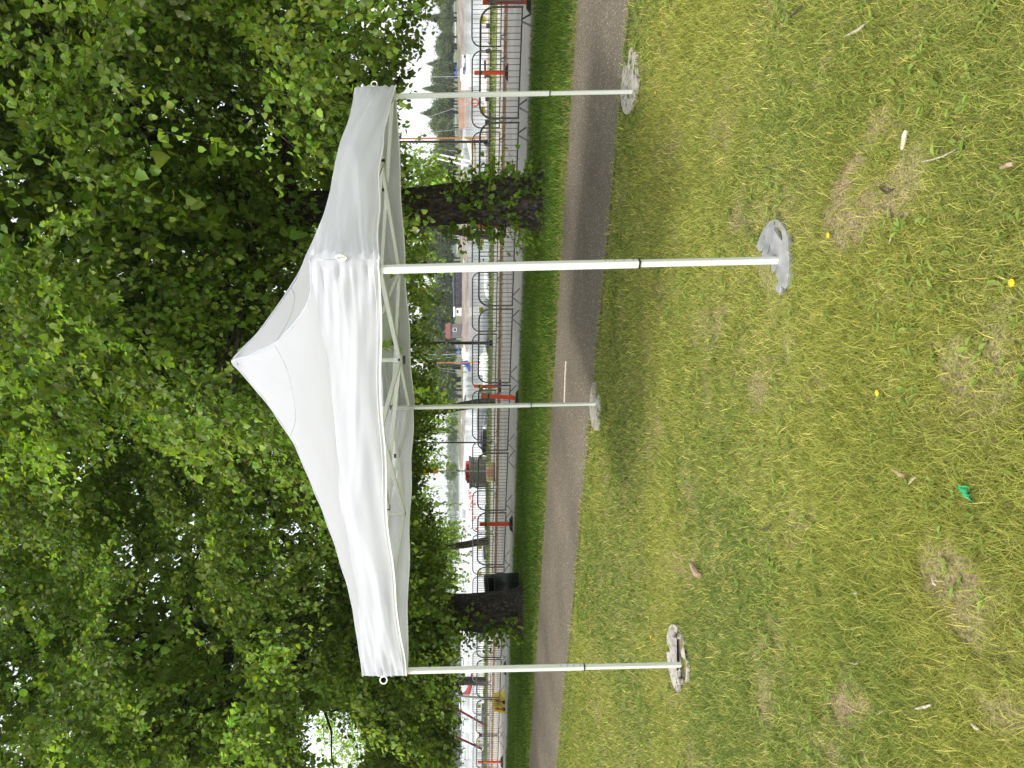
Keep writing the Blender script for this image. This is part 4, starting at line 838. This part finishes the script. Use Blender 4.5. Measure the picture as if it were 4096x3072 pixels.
row = [
 (motor_boat('white open motor boat nearest the picture edge on the harbour side', WHITEHULL, CANV, kind='open'), 12, 38.5, HB+.1),
 (motor_boat('white motor boat with a low windscreen, second from the harbour side edge', WHITEHULL, CANVC, L=5, kind='open'), 38, 38.5, .1),
 (motor_boat('white cabin boat with a blue stripe and blue cabin trim', WHITEHULL, CANVB, L=6.4, B=2.4, D=.85, kind='cabin', trim=BLUEHULL), 82, 40, HB-.5),
 (motor_boat('small white boat with a dark cover beside the life ring', WHITEHULL, CANV, L=4.6, B=1.8, D=.6, kind='canvas'), 112, 38.8, 0),
 (sail_boat('varnished sailing boat with orange mast and cream sail cover', VARN, ORMAST, CANVC, L=7.0, D=.7, mast=7), 146, 40, HB+1.0),
 (motor_boat('white boat with a pale canvas behind the lichened trunk', WHITEHULL, CANVC, kind='canvas'), 205, 35, HB),
 (motor_boat('white boat with orange boards seen between linden trunk and near canopy leg', WHITEHULL, CANVR, L=5, kind='open'), 255, 34, 0),
 (motor_boat('white boat with pink fenders beside the nearest canopy leg', WHITEHULL, CANVC, kind='cabin', L=5.8), 283, 34.5, HB),
 (motor_boat('low dark hulled boat near the rusty kerb', DARKHULL, CANV, L=4.6, B=1.7, D=.55, kind='open'), 306, 33.6, .7),
 (motor_boat('white boat with grey canvas under the thick black lamp post', WHITEHULL, CANV, L=6.4, B=2.4, D=.8, kind='canvas'), 338, 35, HB),
 (sail_boat('white sailing boat with blue furled sail and orange mast', WHITEHULL, ORMAST, CANVB, L=7, mast=6), 364, 46, HB+.7),
 (motor_boat('white boat with a yellow hull side, left of the thick black lamp post', YEL, CANV, L=4.5, B=1.7, D=.55, kind='open'), 368, 33.4, .3),
 (motor_boat('white motor boat right behind the far canopy leg', WHITEHULL, CANV, L=5, kind='open'), 404, 34, HB),
 (motor_boat('large white cruiser with a dark grey canvas top', WHITEHULL, CANV, L=7.2, B=2.9, D=1.0, kind='canvas'), 433, 36, HB+.15),
 (motor_boat('white open boat hidden partly by the crate', WHITEHULL, CANV, L=5, kind='open'), 492, 34, .2),
 (motor_boat('white boat with black outboard opposite the litter bin', WHITEHULL, CANVC, L=5.6, kind='open'), 520, 35, HB),
 (motor_boat('white cabin boat at the bin', WHITEHULL, CANVC, L=6, B=2.3, kind='cabin'), 560, 35, HB),
 (motor_boat('white boat with orange detail between dark trunk and left canopy leg', WHITEHULL, CANV, L=5.2, kind='cabin'), 640, 35, HB+.2),
 (motor_boat('white boat with pale cover beside the left canopy leg', WHITEHULL, CANVC, L=5.2, kind='canvas'), 662, 34.5, 0),
 (sail_boat('white sailing boat with a furled maroon sail', WHITEHULL, ALU, CANVR, L=7.5, mast=8), 690, 38, 1.35),
 (motor_boat('white boat with red fender left of the grey tapered lamp post', WHITEHULL, CANV, L=5.4, kind='open'), 716, 35, HB),
 (motor_boat('long boat under a cream canvas cover at the far left', WHITEHULL, CANVC, L=7, B=2.6, D=.85, kind='canvas'), 738, 38, HB+.9),
 (motor_boat('low black inflatable dinghy at the far left', DARKHULL, CANV, L=4, B=1.7, D=.5, kind='open'), 742, 33.4, 1.2),
 (motor_boat('white boat at the far left picture edge', WHITEHULL, CANVB, L=5.4, kind='open'), 762, 34, HB)]
for o, y, nq, rz in row: moor(o, y, nq, rz)
PLANK = mat('bleached pier planks', (.42, .34, .28), (.58, .50, .43), rough=.8, scale=5, stretch=(4, 4, 4)); PIERD = mat('dark piles and underdeck shade', (.02, .018, .014), (.06, .05, .04), rough=.8, scale=6, stretch=(8, 8, 1))
def q_at(y, nq):
    a, b = ab(485, y); Yq = 36.
    for _ in range(40): Yq = (nq-NX*(a*Yq/F))/NY
    return Vector((a*Yq/F, Yq, 0))
t = thing('mooring_pier', 'low wooden mooring pier with painted underside shade, on the harbour side of the linden', 'pier', q_at(90, 33)); c0 = t.location
p0, p1 = q_at(-40, 34.6)-c0, q_at(176, 34.6)-c0; off = Vector((NX, NY, 0))
m = MB(); m.bar(p0+off*.6+Vector((0, 0, .0)), p1+off*.6+Vector((0, 0, .0)), 1.3, .08); m.build('deck', PLANK, t)
m = MB(); m.bar(p0+Vector((0, 0, -.30)), p1+Vector((0, 0, -.30)), .06, .5); m.build('underside_shade', PIERD, t)  # near-black boards standing in for the shade under the deck
for i in range(9): m = MB(); q = p0.lerp(p1, (i+.5)/9)-off*.08; m.tube([q+Vector((0, 0, -1.9)), q+Vector((0, 0, .12))], .09, 8); m.build('pile', PIERD, t)
m = MB(); m.tube([p0.lerp(p1, .35)+Vector((0, 0, .1)), p0.lerp(p1, .42)-off*.8+Vector((0, 0, -.5))], .05, 6); m.build('mooring_boom', ALU, t)
# fenders and buoys near the quay
for i, (y, x, nq, m_, lb) in enumerate(((60, 493, 31.5, PINKF, 'pink ball fender at the quay below the far moored sailboat'), (86, 492, 31.3, WHITEHULL, 'white ball fender near the life ring'), (163, 491, 31.2, PINKF, 'pink ball fender beside the leafy linden foot'),
        (276, 489, 31.2, PINKF, 'pink ball fender beside the nearest canopy leg'), (374, 489, 31.2, PINKF, 'pink ball fender left of the thick black lamp post'), (707, 478, 31.5, PINKF, 'red pink ball fender left of the grey tapered lamp post'))):
    o = thing('ball_fender', lb, 'fender', (0, 0, 0), 0, 'ball fenders along the quay'); moor(o, y, nq); o.location.z = -.55+random.uniform(-.1, .2); b = MB(); b.lathe([(.02, -.2), (.13, -.17), (.2, -.06), (.2, .05), (.13, .16), (.04, .22), (.035, .27), (.02, .28)], n=16); b.build('ball', m_, o, smooth=True); b = MB(); b.tube([(0, 0, .27), (0, .1, .6)], .01, 5); b.build('rope', WHITEHULL, o)
pb = None; buoys = [(1874.5, 1962), (1876, 1972), (1881, 1971), (1878, 1976), (1892, 1982), (1875.5, 1987), (1883, 1985), (1880, 1995), (1888, 2004), (1887, 2012), (1878.5, 2017), (1898, 2017), (1883.5, 2026), (1891, 2026), (1877.5, 2039), (1887.5, 2041), (1890, 2055), (1890.5, 2081), (1850, 2000), (1899, 2072), (1905, 2115)]
for i, (x, y) in enumerate(buoys):
    a, b = ab(x/4+.6, y/4); Yb = (H-WZ)*F/b
    if pb is None:
        pb = thing('mooring_buoy', 'one of the small faded red mooring buoys scattered over the bright water', 'buoy', (0, 0, 0), 0, 'red mooring buoys on the water'); m = MB(); m.lathe([(.05, -.25), (.3, -.15), (.36, .05), (.3, .3), (.1, .42), (.05, .45)], n=14); m.build('float', PINK, pb, smooth=True); m = MB(); m.tube([(0, 0, .4), (0, 0, .75)], .03, 6); m.build('ring_rod', PINK, pb); o = pb
    else: o = copy_tree(pb)
    o.location = (a*Yb/F, Yb, WZ+.05); q = .42+.2*random.random(); o.scale = (q, q, q)
# two unstepped white masts leaning over a boat behind the lichened trunk
for (x0, y0, x1, y1, lb) in ((436.5, 154, 474, 162, 'upper of two white leaning spars by the lichened trunk'), (433, 157.5, 474, 167, 'lower of two white leaning spars by the lichened trunk')):
    a = W(x0, y0, 44); b = W(x1, y1, 44); m = MB(); m.tube([a, b], [.05, .07], 8); tag(m.build('spar', WHITEHULL), lb, 'spar', 'white spars leaning over the boats')
for (x0, y0, x1, y1, Ys, lb) in ((430, 694, 487, 726, 42, 'long maroon spar slanting beside the cream covered boat'), (455, 736, 482, 749, 42, 'short maroon spar slanting at the far left')):
    a = W(x0, y0, Ys); b = W(x1, y1, Ys); m = MB(); m.tube([a, b], [.05, .07], 8); tag(m.build('spar', CANVR), lb, 'spar', 'maroon spars over the boats')

# ------------------------------------------------------------------ far boats
def at_water(x, y):
    a, b = ab(x, y); Yb = (H-WZ)*F/b; return Vector((a*Yb/F, Yb, WZ+.05))
fs = sail_boat('distant sailing boat with blue sail cover before the red brown quay wall', WHITEHULL, ALU, CANVB, 7.5, 2.4, .8, 10.5, 'sailing boats moored far off'); fs.location = at_water(466, 74); fs.rotation_euler = (0, 0, R(100))
o = motor_boat('small white boat moored far out beyond the blue trimmed boat', WHITEHULL, CANV, 4.8, 1.9, .8); o.location = at_water(471, 72); o.rotation_euler = (0, 0, R(95)); o['group'] = 'boats moored far off'
o = copy_tree(fs); relabel(o, 'distant blue covered sailing boat lying by the far jetty'); o.location = at_water(467, 352); o.rotation_euler = (0, 0, R(60))
far1 = sail_boat('one of the many white sailing boats in the crowded far marina', WHITEHULL, ALU, WHITEHULL, 8, 2.6, .9, 9.5, 'white sailing boats in the far marina')
far1.location = at_water(463.8, 512)
for i in range(34):
    o = copy_tree(far1); y = 515+i*7.6+random.uniform(-2.5, 2.5); b = random.choice((460.7, 461.3, 462.2, 463.5, 465)); o.location = at_water(b, min(y, 778)); o.rotation_euler = (0, 0, random.uniform(0, 6.28)); q = random.uniform(.7, 1.15); o.scale = (q, q, q)
mo = motor_boat('one of the small white cabin boats in the crowded far marina', WHITEHULL, CANV, 6, 2.3, .9, 'cabin'); mo['group'] = 'white cabin boats in the far marina'; mo.location = at_water(466, 540)
for i in range(16):
    o = copy_tree(mo); o.location = at_water(random.uniform(464.5, 469), 600+i*10.5); o.rotation_euler = (0, 0, random.uniform(0, 6.28))

# ------------------------------------------------------------------ far shores
def shore(name, y0, y1, x_w, depth, hmax, m, seed, rough=.5, n=80):
    """a low rocky tongue whose waterline is seen along survey row x_w(y)"""
    mb = MB(); r_ = random.Random(seed); fr_ = []
    def fn(u, v):
        y = y0+(y1-y0)*u; xw = x_w(y) if callable(x_w) else x_w; p = at_water(xw, y); d = Vector((p.x, p.y, 0)).normalized()
        q = p+d*depth*v; e = min(1, 6*u, 6*(1-u)); h = hmax*math.sin(min(1, v*1.6)*math.pi/2)*(.45+.8*float(fbm(u*n*.12+seed, v*3+seed, 4)))*e
        return Vector((q.x, q.y, WZ-.3+h+(.3 if v else 0)))
    mb.grid(fn, n, 10); return tag(mb.build(name, m, smooth=True), kind='structure')
shore('shore_rock', -60, 62, 464.5, 30, 1.7, ROCK, 1)
shore('shore_rock', 40, 150, lambda y: 464.8-.015*y, 35, .9, ROCK, 2)
shore('shore_bank', -60, 250, 461.0, 60, 1.8, FARG, 3)
shore('shore_rock', 170, 262, 466.5, 26, 1.7, ROCK, 4)
shore('shore_rock', 255, 352, 468.5, 22, 1.3, ROCK, 5)
shore('shore_bank', 225, 420, 463.0, 60, 1.9, FARG, 6)
shore('shore_rock', 395, 475, lambda y: 466.5-(y-395)*.05, 30, 1.0, ROCK, 7)
shore('shore_bank', 380, 470, 461, 60, 1.6, FARG, 8)
shore('shore_bank', 590, 830, 460.4, 90, 2.2, FARG, 9)
mb = MB(); a = at_water(464.3, 70); b = at_water(464.3, 127); mb.bar(a+Vector((0, 0, .55)), b+Vector((0, 0, .55)), 3, 1.5); tag(mb.build('quay_wall', BRICK), kind='structure')
def ridge(name, D, x0, x1, hfun, m, thick=60):
    mb = MB()
    def fn(u, v):
        X_ = x0+(x1-x0)*u; h = hfun(u)*math.sin(math.pi*v)**.7; return (X_, D+thick*v, WZ-.5+h)
    mb.grid(fn, 140, 10); return tag(mb.build(name, m, smooth=True), kind='structure')
ridge('hills', 850, -700, 500, lambda u: 5+7*float(fbm(u*14, 3.3, 4)), FARHILL)
# far trees: three sources, copied along the shores
def far_tree(label, h, r_, seed, tall=False):
    t = thing('shore_tree', label, 'tree', (0, 0, 0), 0, 'trees on the far shore'); m = MB(); m.tube([(0, 0, -.5), (0, 0, h*.45), (.1, 0, h*.85)], [.22, .16, .05], 7); m.build('trunk', BARK, t)
    n = 5200; c = rng.normal(0, 1, (26, 3)); c /= np.linalg.norm(c, axis=1, keepdims=True); c *= (.35+.6*rng.random((26, 1))); i = rng.integers(0, 26, n)
    p = c[i]*np.array([[r_, r_, h*.42]])+np.array([[0, 0, h*.56]])+rng.normal(0, 1, (n, 3))*np.array([[r_*.26, r_*.26, h*.08]]); tp = 1-.5*np.clip((p[:, 2]/h-.4), 0, 1) if not tall else 1.15-p[:, 2]/h*.95
    p[:, 0] *= tp; p[:, 1] *= tp; d = rng.normal(0, 1, (n, 3)); br = (.6+.8*rng.random(26))[i][:, None]
    V, Q, C = leaves(p, d, .34*(.6+.8*rng.random(n)), np.ones((n, 3))*br); quick_mesh('crown', V, Q, FARLEAF, C, t); return t
ftr = [far_tree('broad crowned tree on the far wooded shore', 8, 3.2, 1), far_tree('loose crowned tree on the far wooded shore', 7, 2.5, 2), far_tree('slender dark spruce on the far wooded shore', 9, 1.9, 3, True)]
spots = []
for i in range(15): spots.append((random.uniform(-30, 22), 205+random.uniform(0, 20), random.uniform(.65, .9)))
for i in range(10): spots.append((44+random.uniform(-9, 9), 206+random.uniform(0, 22), random.uniform(.6, .85)))
for i in range(24): spots.append((82+random.uniform(-22, 44), 208+random.uniform(0, 22), random.uniform(.8, 1.0)))
for i in range(22): spots.append((random.uniform(126, 215), 200+random.uniform(0, 25), random.uniform(.75, 1.15)))
for i in range(40): spots.append((random.uniform(215, 400), 190+random.uniform(0, 30), random.uniform(.9, 1.5)))
for i in range(7): spots.append((random.uniform(400, 475), 240+random.uniform(0, 40), random.uniform(.5, .8)))
for i in range(22): spots.append((600+random.uniform(0, 200), 330+random.uniform(0, 50), random.uniform(1.0, 1.5)))
srcused = [False]*3
for i, (y, D, s) in enumerate(spots):
    k = (0, 1, 0, 2, 1)[i % 5]; o = ftr[k] if not srcused[k] else copy_tree(ftr[k]); srcused[k] = True
    a, b = ab(460, y); o.location = (a*D/F, D, .4 if D < 300 else 0); q = s*random.uniform(.8, 1.25); o.scale = (q*random.uniform(1, 1.4), q*1.1, s*random.uniform(.7, 1.1)); o.rotation_euler = (0, 0, random.uniform(0, 6.28))
# far buildings
def house(label, y, x_base, D, wv, dv, hv, wallm, roofm, rz=0, wins=3, flat=False, name='cabin'):
    p = W(x_base, y, D); t = thing(name, label, 'building', p, rz); m = MB(); m.box((0, 0, hv/2-.5), (wv, dv, hv+1)); m.build('wall', wallm, t)
    m = MB(); rh = .35 if flat else wv*.16+.8; e = .3; m.add([(-wv/2-e, -dv/2-e, hv), (wv/2+e, -dv/2-e, hv), (wv/2+e, dv/2+e, hv), (-wv/2-e, dv/2+e, hv), (-wv/2-e, 0, hv+rh), (wv/2+e, 0, hv+rh)], [(0, 1, 5, 4), (2, 3, 4, 5), (0, 4, 3), (1, 2, 5), (0, 3, 2, 1)]); m.build('roof', roofm, t)
    for i in range(wins):
        x_ = -wv/2+wv*(i+.5)/wins; m = MB(); m.box((x_, -dv/2-.03, hv*.55), (.9, .06, hv*.4)); w_ = m.build('window', GREYW if wallm is SHED else WHITEW, t); m = MB(); m.box((x_, -dv/2-.07, hv*.55), (.7, .03, hv*.28)); m.build('pane', GLASS, w_)
    return t
house('long dark stained boathouse on the far rocks', 289, 460.6, 175, 8, 4, 1.5, SHED, SHED, R(-8), 4, True, 'boathouse')
house('grey cabin with a red roof by the far jetty', 331, 460, 180, 2.9, 4, 2.3, GREYW, REDROOF, R(5), 1)
house('small white hut on the far shore left of the boathouse', 312, 460.5, 172, 1.7, 2, 1.3, WHITEW, WHITEW, 0, 1, True, 'hut')
house('long dark building beyond the marina at the far left', 700, 459.4, 420, 70, 10, 7.5, SHED, GREYW, 0, 9, True, 'warehouse')
house('low white building beyond the marina behind the litter bin', 585, 460.0, 420, 26, 10, 4.5, WHITEW, GREYW, 0, 6, True, 'warehouse')
mb = MB(); a = at_water(467, 306); b = at_water(466, 372)
for i in range(12): p = a.lerp(b, i/11); mb.tube([p-Vector((0, 0, .5)), p+Vector((0, 0, 1.0))], .12, 6)
mb.bar(a+Vector((0, 0, .75)), b+Vector((0, 0, .75)), 1.6, .2); tag(mb.build('jetty', BEAM), 'low wooden jetty on posts along the far rocks', 'jetty')

# ------------------------------------------------------------------ small things lying on the lawn
def lay(name, label, cat, x, y, fn, m, group=None, dz=.02):
    p = G(x, y); mb = MB(); fn(mb); o = mb.build(name, m, None, smooth='auto'); o.location = p+Vector((0, 0, float(bumpz(p.x, p.y))+dz)); tag(o, label, cat, group); return o
def stick(L, r_, ang, bend=.1):
    def f(mb):
        d = Vector((math.cos(ang), math.sin(ang), 0)); q = Vector((-d.y, d.x, 0)); mb.tube([d*(-L/2), d*(-L/5)+q*L*bend+Vector((0, 0, .004)), d*(L/5)+q*L*bend*.6, d*(L/2)], [r_*.8, r_, r_*.9, r_*.55], 8)
    return f
def px(x, y, ox, oy, s): return ((ox+x/s)/4, (oy+y/s)/4)
PALE = mat('bleached stick', (.38, .33, .26), (.56, .50, .41), rough=.8, scale=30); DARKW = mat('dark twig', (.03, .024, .02), (.07, .055, .045), rough=.9, scale=20)
BROWNW = mat('brown stick', (.30, .20, .13), (.45, .34, .24), rough=.8, scale=25)
S1 = 1.5082
for (nm, lb, cat, X_, Y_, L, r_, an, bd, m_) in (
    ('stick', 'short thick bleached stick on bare soil in the near lawn', 'stick', 950, 845, .062, .009, 2.7, .05, PALE), ('stick', 'thin bleached stick on the lawn between near and right canopy legs', 'stick', 662, 185, .15, .006, 1.4, .05, PALE),
    ('twig', 'dark twig on the lawn at the right picture edge', 'twig', 275, 80, .26, .006, 1.45, .06, DARKW), ('twig', 'curved dark twig before the nearest weight plate', 'twig', 855, 1135, .09, .005, 1.2, .15, DARKW),
    ('stick', 'thin pale splinter in the lawn close to the camera', 'stick', 1150, 940, .17, .003, 1.5, .05, PALE), ('stick', 'brown stub at the bottom of the lawn close to the camera', 'stick', 1578, 1000, .05, .008, 1.5, 0, BROWNW),
    ('stick', 'tiny white splinter right of the yellow dandelion', 'stick', 880, 1440, .04, .003, 2.4, 0, PALE)):
    x, y = px(X_, Y_, 3000, 0, S1); lay(nm, lb, cat, x, y, stick(L, r_, an, bd), m_, 'sticks lying on the lawn')
for (nm, lb, cat, X_, Y_, L, r_, an, bd, m_) in (('stick', 'grey brown stick on a pile of dry stems', 'stick', 940, 1190, .08, .009, 1.35, .03, BROWNW), ('stick', 'short pale stick beside the dry stem pile', 'stick', 1022, 1240, .05, .005, 2.2, 0, PALE), ('twig', 'forked dark twig left of the nearest weight plate', 'twig', 110, 1520, .14, .004, 1.9, .1, DARKW)):
    x, y = px(X_, Y_, 3000, 1100, S1); lay(nm, lb, cat, x, y, stick(L, r_, an, bd), m_, 'sticks lying on the lawn')
S2 = 1.5474
for (nm, lb, cat, X_, Y_, L, r_, an, m_) in (('stick', 'white flat splinter near the left bottom of the lawn', 'stick', 1120, 1280, .10, .005, 2.1, PALE), ('stick', 'pale thin splinter by plantain leaves at the left', 'stick', 848, 1318, .07, .003, 2.2, PALE), ('stick', 'small white splinter in the dry patch', 'stick', 685, 1010, .06, .004, 1.9, PALE), ('stick', 'white chip of wood at the left', 'stick', 696, 575, .05, .004, 1.8, PALE), ('stick', 'short white chip near the dark soil gap', 'stick', 1190, 505, .03, .004, .9, PALE), ('stick', 'pale chip close to the bottom left corner of the lawn', 'stick', 1430, 1395, .04, .005, 1.4, PALE)):
    x, y = px(X_, Y_, 3000, 2000, S2); lay(nm, lb, cat, x, y, stick(L, r_, an, .02), m_, 'sticks lying on the lawn')
x, y = px(585, 175, 2200, 2100, .979); lay('stick', 'thick brown stick lying between the left and nearest canopy legs', 'stick', x, y, stick(.17, .022, 1.35, .03), BROWNW, 'sticks lying on the lawn', .03)
def scrap(mb):
    mb.grid(lambda u, v: Vector((-.028+.056*u+.006*math.sin(v*5), -.012+.024*v+.008*math.sin(u*6), .012*math.sin(u*7+v*3)+.012)), 6, 4)
x, y = px(1388, 1320, 3000, 1100, S1); o = lay('wrapper', 'torn green plastic wrapper scrap on the near lawn', 'litter', x, y, scrap, mat('green wrapper', (.02, .28, .10), (.03, .38, .14), rough=.35, scale=20), None, .025); o.rotation_euler = (0, 0, 1.3); o.modifiers.new('s', 'SOLIDIFY').thickness = .001
DAND = mat('dandelion yellow', (.62, .44, .01), rough=.7); fl = None
flw = [(533/S1+3000, 1422/S1, 'beside the nearest weight plate'), (820/S1+3000, 1100+714/S1, 'in the middle of the near lawn'), (1620/S1+3000, 1100+50/S1, 'closest to the camera'), (2400+977/4.148, 150+915/4.148, 'in front of the right canopy leg'), (2200+1630/5.53, 1500+668/5.53, 'in front of the farthest canopy leg'), (2500+518/4.1475, 2400+620/4.1475, 'behind the left weight plate'),
       (2455, 1186, 'at the path edge right of the nearest canopy leg'), (2450, 1300, 'at the path edge between nearest and farthest canopy legs'), (2550, 790, 'at the path edge on the right'), (2200+38/.979, 2100+722/.979, 'at the path edge at the far left'), (2200+416/.979, 2100+440/.979, 'behind the left weight plate towards the path')]
for (sx, sy, lb) in flw:
    p = G(sx/4, sy/4); t = thing('dandelion', 'yellow dandelion flower '+lb, 'flower', p+Vector((0, 0, float(bumpz(p.x, p.y)))), 0, 'dandelions in the lawn'); m = MB(); m.lathe([(.003, .024), (.008, .030), (.010, .033), (.006, .037)], n=11)
    for i in range(11):
        a = i*.571; m.add([(.004*math.cos(a), .004*math.sin(a), .033), (.0125*math.cos(a-.2), .0125*math.sin(a-.2), .034), (.013*math.cos(a+.2), .013*math.sin(a+.2), .036)], [(0, 1, 2)])
    m.build('flower_head', DAND, t); m = MB(); m.tube([(0, 0, -.01), (.002, 0, .026)], .0016, 5); m.build('stem', mat('flower stem', (.2, .25, .05), rough=.6) if fl is None else fl, t)
    fl = bpy.data.materials['flower stem']
x0, y0 = 565, 378; a = G(567.5, 361); b = G(566, 403); m = MB(); m.tube([a+Vector((0, 0, .02)), a.lerp(b, .5)+Vector((0, 0, .022)), b+Vector((0, 0, .02))], .011, 6); tag(m.build('fallen_twig', PALE), 'long pale stick lying on the asphalt path behind the farthest leg', 'stick')
# dense wood on the far hills, too many crowns to count
n = 9000; X = rng.random(n)*1200-700; Dn = 852+55*rng.random(n); u_ = (X+700)/1200
hh = np.array([5+7*float(fbm((x+700)/1200*14, 3.3, 4)) for x in X])*np.sin(np.pi*(Dn-850)/60)**.7
p = np.stack([X, Dn, WZ+hh+rng.random(n)*1.5+3.5*vnoise(X*.06, Dn*.06)], -1); cl = (fbm(X*.035, Dn*.05, 3)[:, None]-.5)*2.2+.5
V, Q, C = leaves(p, rng.normal(0, 1, (n, 3)), 3.4*(.5+rng.random(n)), np.clip(.35+1.2*cl, .2, 2)*np.ones((n, 3)))
tag(quick_mesh('far_wood', V, Q, FARLEAF, C), kind='stuff')
# thin harbour haze
hz = bpy.data.materials.new('haze'); hz.use_nodes = True; q = hz.node_tree; q.nodes.remove(q.nodes['Principled BSDF'])
pv = q.nodes.new('ShaderNodeVolumePrincipled'); pv.inputs['Color'].default_value = (.9, .95, 1, 1); pv.inputs['Density'].default_value = .00035; pv.inputs['Anisotropy'].default_value = .2
q.links.new(pv.outputs[0], q.nodes['Material Output'].inputs['Volume'])
mb = MB(); mb.box((0, 2200, 17), (6400, 4800, 44)); tag(mb.build('haze', hz), kind='stuff')
